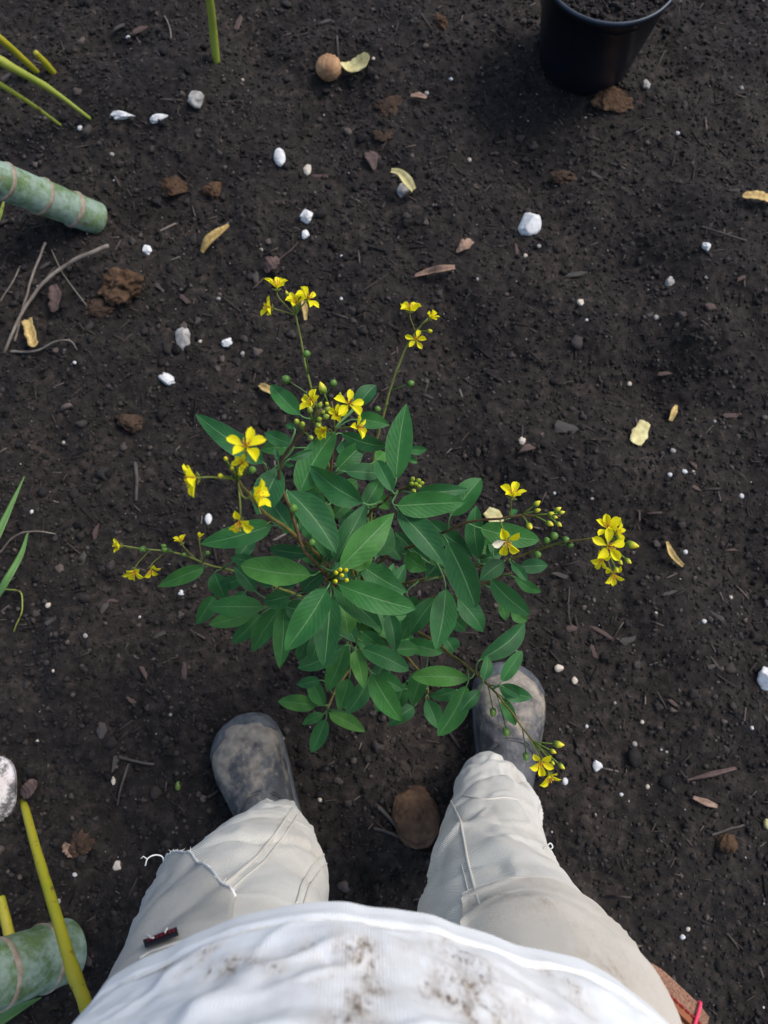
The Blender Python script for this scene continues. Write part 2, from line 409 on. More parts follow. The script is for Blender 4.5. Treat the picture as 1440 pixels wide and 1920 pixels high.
def tube_geo(pts, rad, sides=8, caps=True, flat=1.0):
    pts = np.asarray(pts, float); n = len(pts); rad = np.broadcast_to(np.asarray(rad, float), (n,))
    T, U, V = frame_along(pts)
    a = np.arange(sides)*2*math.pi/sides
    vs = (pts[:, None, :] + rad[:, None, None]*(np.cos(a)[None, :, None]*U[:, None, :] + flat*np.sin(a)[None, :, None]*V[:, None, :])).reshape(-1, 3)
    fs = [(i*sides+j, i*sides+(j+1) % sides, (i+1)*sides+(j+1) % sides, (i+1)*sides+j) for i in range(n-1) for j in range(sides)]
    if caps:
        fs.append(tuple(range(sides))[::-1]); fs.append(tuple((n-1)*sides+j for j in range(sides)))
    uv = np.array([(j/sides, i/(n-1)) for i in range(n) for j in range(sides)])
    return vs, fs, uv
def merge(parts):
    V, Fc, U, off = [], [], [], 0
    for g in parts:
        vs, fs = g[0], g[1]; uv = g[2] if len(g) > 2 else np.zeros((len(vs), 2))
        V.append(vs); Fc += [tuple(i+off for i in f) for f in fs]; U.append(uv); off += len(vs)
    return np.concatenate(V), Fc, np.concatenate(U)
def smooth_line(pts, n=24):
    pts = np.asarray(pts, float)
    if len(pts) < 3:
        t = np.linspace(0, 1, n)[:, None]; return pts[0]*(1-t)+pts[-1]*t
    d = np.r_[0, np.cumsum(np.linalg.norm(np.diff(pts, axis=0), axis=1))]; d /= d[-1]
    tt = np.linspace(0, 1, n); out = np.zeros((n, 3))
    m = np.gradient(pts, d, axis=0)
    for i, t in enumerate(tt):
        k = min(np.searchsorted(d, t, 'right')-1, len(pts)-2); h = d[k+1]-d[k]; s = (t-d[k])/h
        out[i] = (2*s**3-3*s**2+1)*pts[k]+(s**3-2*s**2+s)*h*m[k]+(-2*s**3+3*s**2)*pts[k+1]+(s**3-s**2)*h*m[k+1]
    return out
def ico(sub=0):
    p = (1+5**.5)/2
    v = [(-1, p, 0), (1, p, 0), (-1, -p, 0), (1, -p, 0), (0, -1, p), (0, 1, p), (0, -1, -p), (0, 1, -p), (p, 0, -1), (p, 0, 1), (-p, 0, -1), (-p, 0, 1)]
    f = [(0, 11, 5), (0, 5, 1), (0, 1, 7), (0, 7, 10), (0, 10, 11), (1, 5, 9), (5, 11, 4), (11, 10, 2), (10, 7, 6), (7, 1, 8), (3, 9, 4), (3, 4, 2), (3, 2, 6), (3, 6, 8), (3, 8, 9), (4, 9, 5), (2, 4, 11), (6, 2, 10), (8, 6, 7), (9, 8, 1)]
    v = [np.array(x)/np.linalg.norm(x) for x in v]
    for _ in range(sub):
        c, nf = {}, []
        def mid(a, b):
            k = (min(a, b), max(a, b))
            if k not in c:
                q = v[a]+v[b]; v.append(q/np.linalg.norm(q)); c[k] = len(v)-1
            return c[k]
        for a, b, d in f:
            x, y, z = mid(a, b), mid(b, d), mid(d, a); nf += [(a, x, z), (b, y, x), (d, z, y), (x, y, z)]
        f = nf
    return np.array(v), np.array(f)
ICO = [ico(k) for k in range(5)]
def lump(name, c, rx, ry, rz, mat, seed, rough=.18, freq=1.6, rot=0.0, sub=3, parent=None, sink=.35, facet=False, facets=0):
    v, f = ICO[sub]
    d = 1 + rough*fbm(v*freq+seed*3.7, 6 if sub > 3 else 4, seed, .58)
    q = v*d[:, None]
    if facets:
        fr_ = np.random.default_rng(seed)
        for _ in range(facets):
            nn = fr_.normal(0, 1, 3); nn /= np.linalg.norm(nn); q = q-np.maximum(0, q@nn-fr_.uniform(.62, .85))[:, None]*nn*.92
    q = q*np.array([rx, ry, rz])
    cr, sr = math.cos(rot), math.sin(rot)
    q = np.stack([q[:, 0]*cr-q[:, 1]*sr, q[:, 0]*sr+q[:, 1]*cr, q[:, 2]], 1)
    c = np.asarray(c, float)+np.array([0, 0, rz*(1-2*sink)])
    return mk(name, q+c, f, mat, parent, origin=c-np.array([0, 0, rz*.8]), smooth=not facet)
def ribbon(pts, widths, curl=0.0, thick=.0006, n=14, across=5, up=None, wav=0.0, seed=0):
    """a thin curved sheet (dry leaf, blade) along pts, with two faces and an edge"""
    c = smooth_line(pts, n); T, U, V = frame_along(c)
    wd = np.interp(np.linspace(0, 1, n), np.linspace(0, 1, len(widths)), widths)
    upv = np.array([0, 0, 1.0]) if up is None else np.asarray(up, float)
    top, bot = [], []
    if wav: wd = wd*(1+.22*noise3(np.stack([np.arange(n)*.55, np.full(n, seed*1.3), np.zeros(n)], -1), 7)); wd[0] *= .55; wd[-1] *= .5
    for i in range(n):
        s = np.cross(T[i], upv); s /= np.linalg.norm(s)+1e-9; nn = np.cross(s, T[i])
        for j in range(across):
            a = j/(across-1)*2-1
            q = c[i]+s*a*wd[i]/2+nn*(curl*a*a*wd[i]/2+wav*wd[i]*math.sin(i*1.7+j*1.3+seed))
            top.append(q+nn*thick/2); bot.append(q-nn*thick/2)
    vs = np.array(top+bot); o = n*across; fs = []
    for i in range(n-1):
        for j in range(across-1):
            a, b, c2, d = i*across+j, i*across+j+1, (i+1)*across+j+1, (i+1)*across+j
            fs.append((a, b, c2, d)); fs.append((o+d, o+c2, o+b, o+a))
        for j in (0, across-1):
            a, d = i*across+j, (i+1)*across+j
            fs.append((a, d, o+d, o+a) if j == 0 else (d, a, o+a, o+d))
    uv = np.array([(j/(across-1), i/(n-1)) for i in range(n) for j in range(across)]*2)
    return vs, fs, uv

# ================================================================== GROUND
def axis_lines(lo, hi, step, far):
    inner = np.arange(lo, hi+step/2, step); out = []; d, s = step, step
    while d < far: s *= 1.35; d += s; out.append(d)
    return np.r_[lo-np.array(out)[::-1], inner, hi+np.array(out)]
gx = axis_lines(-1.15, 1.15, .0044, 60); gy = axis_lines(-.70, 1.78, .0044, 60)
X, Y = np.meshgrid(gx, gy)
Z = Hg(X.ravel(), Y.ravel())
gv = np.stack([X.ravel(), Y.ravel(), Z], 1)
nx, ny = len(gx), len(gy)
ii, jj = np.meshgrid(np.arange(nx-1), np.arange(ny-1))
a0 = (jj*nx+ii).ravel()
ground = mk('ground', gv, np.stack([a0, a0+1, a0+nx+1, a0+nx], 1), 'soil', origin=(0, 0, 0))
ground['kind'] = 'structure'

def scatter(n, xr, yr):
    return np.stack([nr.uniform(*xr, n), nr.uniform(*yr, n)], 1)
def rot_z(a):
    c, s = np.cos(a), np.sin(a); z = np.zeros_like(c); o = np.ones_like(c)
    return np.stack([np.stack([c, -s, z], -1), np.stack([s, c, z], -1), np.stack([z, z, o], -1)], -2)
def rot_x(a):
    c, s = np.cos(a), np.sin(a); z = np.zeros_like(c); o = np.ones_like(c)
    return np.stack([np.stack([o, z, z], -1), np.stack([z, c, -s], -1), np.stack([z, s, c], -1)], -2)
def many(name, shapes, faces, xy, scale3, mat, label, lift, smooth=False, tilt=.5):
    n = len(xy); k = shapes.shape[1]
    pick = nr.integers(0, len(shapes), n)
    v = shapes[pick]*scale3[:, None, :]
    R = rot_z(nr.uniform(0, 6.283, n)) @ rot_x(nr.normal(0, tilt, n))
    v = np.einsum('nij,nkj->nki', R, v)
    base = np.stack([xy[:, 0], xy[:, 1], Hg(xy[:, 0], xy[:, 1])+lift], 1)
    v = (v+base[:, None, :]).reshape(-1, 3)
    f = (faces[None]+(np.arange(n)*k)[:, None, None]).reshape(-1, faces.shape[1])
    o = mk(name, v, f, mat, origin=(0, 0, 0), smooth=smooth)
    tag(o, label, None, kind='stuff'); return o
def crumb_shapes(sub, n, amp):
    v, f = ICO[sub]
    return np.stack([v*(1+amp*(nr.normal(0, 1, (len(v), 1)) if sub == 0 else fbm(v*1.7+i*5.1, 3, i)[:, None])) for i in range(n)]), f
sh, fc = crumb_shapes(0, 16, .27)
n = 62000
r = np.clip(nr.lognormal(math.log(.0020), .45, n), .001, .005)
many('soil_crumbs', sh, fc, scatter(n, (-1.08, 1.08), (-.62, 1.75)), np.stack([r*nr.uniform(.8, 1.35, n), r*nr.uniform(.8, 1.2, n), r*nr.uniform(.55, .95, n)], 1),
     'crumb', 'loose dark crumbs of soil covering the bed', r*.25)
sh, fc = crumb_shapes(1, 14, .55)
n = 2000
r = np.clip(nr.lognormal(math.log(.0050), .33, n), .0036, .012)
lxy = scatter(n, (-1.08, 1.08), (-.62, 1.75)); lxy[:, 0] = np.where(nr.random(n) < .5, lxy[:, 0], -np.abs(lxy[:, 0]))
many('soil_lumps', sh, fc, lxy, np.stack([r*nr.uniform(.8, 1.35, n), r*nr.uniform(.8, 1.2, n), r*nr.uniform(.5, .85, n)], 1),
     'crumb', 'larger dark lumps of soil among the crumbs', r*.15)
bxv = np.array([(-1, -.5, -.5), (-.9, .6, -.4), (-1, .3, .5), (-.8, -.5, .4), (1, -.35, -.3), (.85, .5, -.35), (1, .2, .45), (.9, -.5, .3)], float)
bxf = np.array([(0, 1, 2, 3), (7, 6, 5, 4), (0, 4, 5, 1), (1, 5, 6, 2), (2, 6, 7, 3), (3, 7, 4, 0)])
shs = np.stack([bxv*(1+nr.normal(0, .16, bxv.shape)) for _ in range(12)])
n = 5200
L = np.clip(nr.lognormal(math.log(.0065), .5, n), .003, .022)
many('bark_splinters', shs, bxf, scatter(n, (-1.05, 1.05), (-.6, 1.72)), np.stack([L, np.clip(L*nr.uniform(.1, .32, n), .0007, .004), np.clip(L*.12, .0006, .002)], 1),
     'splinter', 'fine bark splinters and fibres strewn over the soil', .0022, tilt=.25)
sh, fc = crumb_shapes(0, 8, .16)
n = 620
r = np.clip(nr.lognormal(math.log(.0012), .35, n), .0008, .0028)
many('mineral_specks', sh, fc, scatter(n, (-1.05, 1.05), (-.6, 1.7)), np.stack([r, r, r*.8], 1), 'speck', 'tiny pale mineral specks dotted over the soil', r*.5+.0010)

# ================================================================== THE SHRUB
PB = G(690, 1190)
plant = thing('flowering_shrub', PB, 'leafy green shrub with sprays of small yellow flowers growing in dark soil', 'shrub')
STEM_PTS = []           # samples along the woody stems, for leaf stalks to join
def stem(name, pix, r0, r1, mat, n=None, keep=True, first=None):
    """pix: list of (px, py, z); first: a 3-D start point"""
    pts = [P(*p) for p in pix]
    if first is not None: pts = [np.asarray(first)]+pts
    n = n or 6*len(pts)
    c = smooth_line(pts, n)
    c = c+.0012*np.stack([noise3(c*60+k*9.1, 40+k) for k in range(3)], 1)
    vs, fs, uv = tube_geo(c, np.linspace(r0, r1, n), 7)
    mk(name, vs, fs, mat, plant, uvs=uv)
    if keep: STEM_PTS.append(c)
    return c
base = PB-np.array([0, 0, .01])
# woody stems from the root crown
trunk = stem('stem', [(672, 1165, .10), (655, 1135, .25), (632, 1108, .42), (612, 1087, .56)], .0050, .0022, 'stem_brown', first=base)
S = {}
S['ul'] = stem('stem', [(660, 1150, .20), (636, 1100, .44), (612, 1079, .54), (570, 1028, .60), (545, 960, .63), (522, 880, .67), (548, 833, .70), (583, 795, .72), (603, 770, .73)], .0040, .0012, 'stem_brown', first=base)
S['l5'] = stem('stem', [(650, 1140, .22), (625, 1075, .46), (590, 1036, .56), (548, 1000, .62), (496, 962, .68), (468, 930, .74), (455, 912, .77), (437, 882, .80)], .0038, .0013, 'stem', first=base)
S['top'] = stem('stem', [(676, 1150, .15), (662, 1050, .36), (640, 985, .46), (620, 915, .52), (624, 850, .56), (626, 809, .58), (623, 752, .60)], .0038, .0012, 'stem_brown', first=base)
S['r1'] = stem('stem', [(672, 1140, .18), (655, 1040, .38), (628, 930, .46), (606, 830, .52), (590, 745, .56), (575, 690, .58), (563, 640, .60), (556, 598, .615), (547, 568, .62)], .0036, .0010, 'stem_green', first=base)
S['r2'] = stem('stem', [(690, 1140, .15), (695, 1000, .34), (700, 900, .41), (703, 840, .44), (718, 783, .47), (732, 729, .49), (745, 691, .505), (763, 648, .52), (788, 611, .535), (803, 596, .54)], .0036, .0010, 'stem_green', first=base)
S['r12'] = stem('stem', [(684, 1140, .18), (680, 1030, .42), (687, 972, .50), (718, 941, .54), (743, 922, .56), (770, 909, .575), (784, 903, .58)], .0034, .0011, 'stem_brown', first=base)
S['r10'] = stem('stem', [(690, 1150, .14), (690, 1090, .34), (722, 1045, .44), (780, 1020, .49), (820, 1002, .52), (867, 983, .545), (927, 973, .565), (993, 967, .58), (1050, 968, .59)], .0038, .0010, 'stem_brown', first=base)
S['r7'] = stem('stem', [(705, 1160, .12), (735, 1112, .28), (760, 1094, .36), (846, 1078, .42), (897, 1063, .45), (960, 1047, .48), (1010, 1030, .50), (1060, 1017, .52), (1117, 1009, .54), (1140, 1012, .55)], .0038, .0011, 'stem', first=base)
S['r8'] = stem('stem', [(712, 1180, .08), (750, 1178, .20), (788, 1187, .28), (834, 1218, .34), (879, 1251, .38), (912, 1281, .41), (940, 1312, .43), (967, 1347, .45), (990, 1378, .46), (1011, 1403, .465)], .0036, .0010, 'stem', first=base)
S['r6'] = stem('stem', [(665, 1170, .09), (600, 1135, .20), (530, 1105, .28), (437, 1070, .35), (388, 1058, .38), (354, 1043, .395), (312, 1034, .405), (270, 1030, .41), (236, 1027, .41)], .0036, .0009, 'stem_green', first=base)
S['lo'] = stem('stem', [(680, 1205, .05), (658, 1250, .10), (628, 1296, .14), (611, 1339, .165)], .0030, .0016, 'stem', first=base)
S['mid'] = stem('stem', [(676, 1190, .08), (660, 1185, .20), (655, 1183, .30), (662, 1215, .36), (694, 1261, .39)], .0030, .0014, 'stem_brown', first=base)
S['lf'] = stem('stem', [(668, 1180, .10), (600, 1150, .26), (540, 1128, .38), (494, 1136, .44)], .0030, .0014, 'stem_brown', first=base)
S['rl'] = stem('stem', [(705, 1190, .07), (760, 1230, .16), (800, 1280, .22), (803, 1312, .25)], .0030, .0014, 'stem', first=base)
S['rb'] = stem('stem', [(700, 1150, .16), (760, 1140, .30), (817, 1120, .38), (862, 1115, .42), (920, 1087, .44), (960, 1075, .46)], .0030, .0014, 'stem', first=base)
S['lu'] = stem('stem', [(672, 1150, .16), (600, 1060, .36), (545, 990, .46), (512, 930, .52), (496, 868, .56)], .0030, .0014, 'stem_brown', first=base)

def leaf_outline(t, a=.62, b=.80):
    m = a/(a+b); return (np.maximum(t, 0)**a)*(np.maximum(1-t, 0)**b)/(m**a*(1-m)**b)
def leaf(bx, by, tx, ty, wpx, z, dz=None, fold=None, roll=None, stalk=True):
    dz = rnd.uniform(-.020, .004) if dz is None else dz
    B, T = P(bx, by, z), P(tx, ty, z+dz)
    L = np.linalg.norm(T-B); ax = (T-B)/L
    mid = (B+T)/2; view = CAMP-mid; view /= np.linalg.norm(view)
    side = np.cross(ax, view); side /= np.linalg.norm(side); nrm = np.cross(side, ax)
    roll = rnd.uniform(-.38, .38) if roll is None else roll
    wm = 1.07*pxm(wpx, mid)/max(.8, math.cos(roll))
    s2 = side*math.cos(roll)+nrm*math.sin(roll); n2 = nrm*math.cos(roll)-side*math.sin(roll)
    fold = rnd.uniform(.16, .46) if fold is None else fold
    arch = rnd.uniform(.01, .13)*L; wave = rnd.uniform(.0, .06); ph = rnd.uniform(0, 6.28); sb = rnd.uniform(-.035, .035)*L
    nu, nv = 7, 15
    t = np.linspace(0, 1, nv); t = t**.95
    hw = wm/2*leaf_outline(t, rnd.uniform(.50, .78), rnd.uniform(.66, .98))
    hw[0] = wm*.02; hw[-1] = wm*.006
    vs, uv = [], []
    for i in range(nv):
        c = B+ax*L*t[i]+n2*arch*math.sin(math.pi*t[i])+s2*sb*math.sin(math.pi*t[i])
        for j in range(nu):
            a = j/(nu-1)*2-1
            vs.append(c+s2*a*hw[i]+n2*hw[i]*(fold*abs(a)**1.3+wave*4*math.sin(9*t[i]+ph+(a > 0)*2)*abs(a)))
            uv.append((j/(nu-1), t[i]))
    vs = np.array(vs)
    fs = [(i*nu+j, i*nu+j+1, (i+1)*nu+j+1, (i+1)*nu+j) for i in range(nv-1) for j in range(nu-1)]
    parts = [(vs, fs, np.array(uv))]
    if stalk:
        best, bd = None, 1e9
        for c in STEM_PTS:
            dd = np.linalg.norm((c-B)*np.array([1, 1, .8]), axis=1); k = int(dd.argmin())
            if dd[k] < bd: bd, best = dd[k], c[max(0, k-1)]
        n = 7
        m1 = best*.55+B*.45+np.array([0, 0, .12*bd]); m2 = B-ax*min(.006, bd*.3)
        tt_ = np.linspace(0, 1, n)[:, None]; cc = (1-tt_)**3*best+3*(1-tt_)**2*tt_*(best*.6+B*.4+np.array([0, 0, .10*bd]))+3*(1-tt_)*tt_**2*(B-ax*min(.012, bd*.45))+tt_**3*(B+ax*.002)
        g = tube_geo(cc, np.linspace(.0011 if bd < .05 else .0017, .0008, n), 5)
        parts.append((g[0], g[1], np.tile(np.array([[.5, .5]]), (len(g[0]), 1))))
    V, Fc, U = merge(parts)
    mk('leaf', V, Fc, 'leaf', plant, origin=B, uvs=U)

LEAVES = [
 # base, tip, width in photo pixels, height of the base above the soil
 (583,1079,451,1060,50,.575), (637,1065,739,962,52,.60), (613,1104,535,1220,54,.60), (620,1119,608,1251,47,.575), (634,1095,780,1142,50,.58), (626,1102,718,1183,41,.555),
 (671,1055,764,1111,37,.55), (628,1055,686,945,43,.565), (541,921,631,1037,52,.605), (702,1039,733,987,39,.53), (745,958,835,1063,48,.575), (744,948,872,942,46,.59),
 (781,925,878,917,28,.57), (845,967,902,897,43,.55), (840,1018,892,1140,52,.545), (836,1104,817,1220,47,.50), (900,990,1012,1013,42,.53), (945,1053,900,1088,32,.49),
 (975,1062,1027,1060,27,.48), (959,1057,988,1089,17,.50), (965,1082,1015,1110,20,.48), (920,1087,994,1153,37,.47), (942,1125,948,1163,20,.43), (960,1140,988,1165,25,.42),
 (900,1237,984,1168,36,.41), (906,1275,914,1228,21,.43), (940,1278,979,1220,25,.44), (936,1288,998,1308,30,.42), (943,1287,976,1306,14,.435), (943,1308,967,1360,21,.42),
 (899,1294,860,1337,23,.41), (879,1273,772,1269,36,.40), (875,1286,821,1380,38,.37), (799,1312,821,1366,30,.27), (856,1294,807,1306,22,.30), (698,1265,753,1352,41,.40),
 (679,1216,767,1257,36,.43), (667,1218,683,1292,29,.42), (694,1269,650,1339,32,.36), (655,1273,636,1333,31,.27), (650,1207,613,1296,36,.33), (646,1211,558,1253,30,.40),
 (593,1323,521,1315,29,.15), (607,1339,567,1358,18,.165), (611,1349,584,1411,28,.17), (617,1337,685,1372,27,.165), (609,1323,585,1272,28,.16), (600,1275,556,1283,20,.20),
 (799,1253,772,1323,35,.28), (776,1325,727,1362,28,.20), (706,1267,757,1294,30,.33), (729,1152,741,1222,31,.42), (741,1218,788,1218,27,.38), (761,1207,831,1224,30,.35),
 (680,1185,730,1222,30,.40), (772,1152,753,1199,26,.36), (817,1121,768,1189,34,.43), (858,1120,906,1185,38,.46), (850,1160,873,1183,25,.38), (835,1195,852,1222,30,.32),
 (885,1040,805,977,34,.49), (897,1047,893,948,34,.50), (807,1055,741,997,28,.47), (798,1082,838,1030,30,.45), (545,1117,494,1128,33,.52), (494,1138,387,1138,37,.46),
 (475,1149,392,1171,31,.41), (489,1152,435,1206,30,.38), (527,1138,473,1222,36,.44), (532,1138,524,1253,36,.49), (479,1109,439,1063,30,.42), (402,1074,423,1124,33,.37),
 (402,1117,367,1171,30,.30), (383,1064,296,1100,29,.35), (510,985,376,1020,42,.58), (524,878,482,965,52,.66), (496,868,366,776,40,.57), (548,833,496,811,26,.56),
 (548,840,488,844,30,.52), (562,778,507,722,32,.57), (562,924,628,809,50,.585), (680,943,581,873,46,.60), (632,880,682,830,37,.54), (647,884,717,889,30,.565),
 (682,951,712,896,31,.56), (743,899,762,757,47,.57), (736,922,706,863,27,.585), (670,762,705,722,30,.56), (664,757,659,733,8,.57), (668,786,731,797,30,.52),
 (639,812,725,837,29,.55), (760,842,800,843,16,.42), (765,858,783,868,12,.40), (705,865,722,848,25,.50), (541,861,590,843,14,.68), (533,868,551,873,9,.675),
 (522,868,515,840,9,.68), (553,803,537,795,11,.70), (616,985,612,940,24,.53), (610,945,568,924,28,.55), (545,992,505,935,36,.54), (625,968,652,935,30,.50),
 (584,1039,506,1029,26,.56), (445,1045,472,1005,30,.42), (490,1060,432,1045,28,.44), (575,1200,558,1237,25,.36), (535,1138,580,1150,36,.50), (958,970,968,955,12,.55),
 (925,1040,930,998,20,.48), (900,1050,942,1040,22,.46), (765,1120,797,1160,30,.42), (648,1000,662,955,30,.52), (718,1010,752,1050,34,.50), (590,1100,556,1062,30,.50),
 (600,1010,568,985,30,.53), (690,1150,712,1118,28,.46), (590,1150,566,1190,32,.42), (640,1160,668,1205,32,.45), (560,1080,520,1095,30,.47), (700,920,730,955,26,.50),
 (655,860,640,828,24,.50), (600,905,585,935,24,.52), (820,1060,795,1030,24,.46), (880,1010,930,1035,26,.48), (610,1230,640,1268,28,.30), (720,1240,700,1290,30,.30),
 (600,1060,560,1020,36,.54), (622,1050,596,985,38,.55), (655,1062,700,1030,36,.56), (606,1075,566,1110,34,.545), (640,1130,652,1190,36,.53), (660,1010,690,985,32,.52), (700,1075,742,1090,32,.50), (760,1040,800,1068,32,.48), (565,960,530,1000,32,.52), (640,930,668,900,30,.53),
 (690,1225,720,1200,30,.36), (600,1190,582,1240,32,.36), (790,1140,760,1170,30,.38), (730,1300,705,1335,28,.24), (520,1075,482,1090,30,.44), (450,1085,410,1100,26,.38), (660,1330,640,1300,26,.22), (560,1160,530,1205,30,.40), (460,1110,425,1150,26,.36), (860,1150,820,1165,26,.36), (640,1280,672,1322,28,.25), (592,1220,560,1240,22,.28), (760,1280,740,1330,28,.24),
]
for a in LEAVES: leaf(*a)
# the older leaves lower down inside the bush
lr = random.Random(5)
for k in range(80):
    c = STEM_PTS[lr.randrange(len(STEM_PTS))]; i = lr.randrange(3, max(5, len(c)//2))
    p = c[i]+np.array([lr.uniform(-.012, .012), lr.uniform(-.012, .012), .006])
    if not (.10 < p[2] < .42): continue
    d = ray(720, 960)
    dp = depth(p); px = 720+p[0]/dp*F; py = 960-((p[1])*C_-(CAM_H-p[2])*S_)/dp*F
    ang = lr.uniform(0, 6.283); ln = lr.uniform(.038, .058)/dp*F
    ex, ey = px+ln*math.cos(ang), py+ln*math.sin(ang)
    if not (470 < ex < 850 and 860 < ey < 1290): continue
    leaf(px, py, ex, ey, ln*lr.uniform(.34, .44), float(p[2]), dz=lr.uniform(-.02, .01))

# ---- flowers, buds and pods
def petal_geo(L, W, cup, n=8, m=5):
    vs, uv = [], []
    for i in range(n):
        t = i/(n-1)
        w = (.14+.20*t) if t < .25 else .19+.81*max(0, math.sin(math.pi*min(1, ((t-.25)/.75)*.88+.07)))**.85
        if i == n-1: w = .22
        for j in range(m):
            a = j/(m-1)*2-1
            vs.append((L*(.06+.94*t)-(.05*L*a*a if i == n-1 else 0), a*w*W/2, cup*W*a*a*.5*w+.10*L*math.sin(t*2.6)*.5)); uv.append((j/(m-1), t))
    fs = [(i*m+j, i*m+j+1, (i+1)*m+j+1, (i+1)*m+j) for i in range(n-1) for j in range(m-1)]
    return np.array(vs), fs, np.array(uv)
def mesh_of(name, g, mat):
    o = mk(name, g[0], g[1], mat, origin=(0, 0, 0), uvs=g[2]); me = o.data; bpy.data.objects.remove(o); return me
PET = [mesh_of('petal', petal_geo(1, .44+.05*k, .6+.3*k), 'petal') for k in range(3)]
PET_PALE = mesh_of('petal', petal_geo(1, .6, .4), 'pale_petal')
def stamen_geo():
    ps = []
    for k in range(10):
        a = k*2*math.pi/10+.2; tl = .16+.10*(k % 2)
        tip = np.array([math.cos(a)*tl, math.sin(a)*tl, .36+.06*(k % 3)])
        ps.append(tube_geo([np.array([math.cos(a)*.04, math.sin(a)*.04, 0]), tip*.6, tip], [.018, .016, .014], 4))
        ps.append(tube_geo([tip-np.array([0, 0, .03]), tip+np.array([0, 0, .02]), tip+np.array([0, 0, .07])], [.022, .036, .012], 5))
    return merge(ps)
STA = mesh_of('stamens', stamen_geo(), 'stamen')
CA = (np.array([1.0, 0, 0]), np.array([0, C_, S_]), np.array([0, -S_, C_]))     # camera right, up, back
def basis(nv):
    z = Vector(nv).normalized(); x = Vector((1, 0, 0)) if abs(z.x) < .8 else Vector((0, 1, 0))
    y = z.cross(x).normalized(); x = y.cross(z)
    return Matrix((x, y, z)).transposed()
def attach(curve, p, back=.010):
    dd = np.linalg.norm(curve-p, axis=1); k = int(dd.argmin())
    q = curve[k]; i = k
    while i > 0 and np.linalg.norm(curve[i]-q) < back: i -= 1
    return curve[i]
def flower(px, py, z, d, face, curve, open_=.35, old=False, n=5):
    """d: photo pixels across, face: (right, up, towards camera) direction the bloom faces"""
    c = P(px, py, z); R = pxm(d, c)/2*1.22
    nv = face[0]*CA[0]+face[1]*CA[1]+face[2]*CA[2]; nv = nv/np.linalg.norm(nv)
    at = attach(curve, c); b0 = c-nv*R*.14
    L = np.linalg.norm(b0-at)
    cc = smooth_line([at, at*.5+b0*.5-nv*L*.10, b0-nv*.002, b0], 8)
    parts = [tube_geo(cc, np.linspace(.0007, .0008, 8), 5)]
    Rm = basis(nv); A = np.array(Rm)
    for k in range(5):                         # sepals of the calyx
        a = k*2*math.pi/5+.6; dv = A@np.array([math.cos(a), math.sin(a), .25])
        parts.append(tube_geo([b0, b0+dv*R*.16, b0+dv*R*.34+nv*R*.05], [R*.07, R*.075, R*.015], 5))
    parts.append(tube_geo([b0-nv*R*.02, b0+nv*R*.10, b0+nv*R*.2], [R*.09, R*.11, R*.05], 6))
    V, Fc, U = merge(parts)
    fl = mk('flower', V, Fc, 'stem_green', plant, origin=c, uvs=U)
    ph = rnd.uniform(0, 6.28)
    for k in range(n):
        a = ph+k*2*math.pi/5+rnd.uniform(-.2, .2); el = open_+rnd.uniform(-.28, .28)
        rm = Rm @ Matrix.Rotation(a, 3, 'Z') @ Matrix.Rotation(-el, 3, 'Y') @ Matrix.Rotation(rnd.uniform(-.35, .35), 3, 'X')
        s = R*rnd.uniform(.92, 1.08)
        me = PET_PALE if (old and k == 0) else PET[rnd.randrange(3)]
        link('petal', me, c, fl, rm, (s, s*rnd.uniform(.88, 1.1), s))
    link('stamens', STA, c+nv*R*.05, fl, Rm, (R, R, R))
def capsule(px, py, z, lpx, curve, kind='bud', wid=.62, dirv=None, back=.008):
    c = P(px, py, z); Lm = pxm(lpx, c)
    at = attach(curve, c, back)
    d = c-at; d = d/(np.linalg.norm(d)+1e-9)
    if dirv is not None:
        d = dirv[0]*CA[0]+dirv[1]*CA[1]+dirv[2]*CA[2]; d = d/np.linalg.norm(d)
    prof = [(0, .3), (.12, .70), (.3, .98), (.48, 1.0), (.70, .74), (.88, .36), (1, .05)] if kind != 'pod' else [(0, .25), (.12, .62), (.3, .94), (.5, 1.0), (.72, .84), (.88, .52), (1, .08)]
    sides = 8; A = np.array(basis(d)); vs, uv = [], []
    for t, rr in prof:
        for j in range(sides):
            a = j*2*math.pi/sides; q = 1.0 if kind != 'pod' else 1+.09*math.cos(3*a)
            vs.append(c+d*Lm*(t-.5)+A@np.array([math.cos(a), math.sin(a), 0])*Lm*wid/2*rr*q); uv.append((j/sides, t))
    fs = [(i*sides+j, i*sides+(j+1) % sides, (i+1)*sides+(j+1) % sides, (i+1)*sides+j) for i in range(len(prof)-1) for j in range(sides)]
    fs += [tuple(range(sides))[::-1], tuple((len(prof)-1)*sides+j for j in range(sides))]
    b0 = c-d*Lm*.5
    cc = smooth_line([at, at*.5+b0*.5+np.array([0, 0, .0015]), b0+d*Lm*.05], 6)
    g = tube_geo(cc, np.linspace(.0007, .00075, 6), 5)
    parts = [(np.array(vs), fs, np.array(uv)), (g[0], g[1], np.zeros((len(g[0]), 2)))]
    for k in range(5):
        a = k*2*math.pi/5; e = A@np.array([math.cos(a), math.sin(a), 0])
        s = tube_geo([b0, b0+e*Lm*wid*.40+d*Lm*.12, b0+e*Lm*wid*.50+d*Lm*.34], [Lm*.05, Lm*.06, Lm*.01], 4)
        parts.append((s[0], s[1], np.zeros((len(s[0]), 2))))
    V, Fc, U = merge(parts)
    nm = {'bud': 'bud', 'green': 'bud', 'pod': 'seed_pod'}[kind]
    mk(nm, V, Fc, {'bud': 'bud', 'green': 'bud_green', 'pod': 'pod'}[kind], plant, origin=c, uvs=U)
FRONT = (0, 0, 1)
c = S['r1']
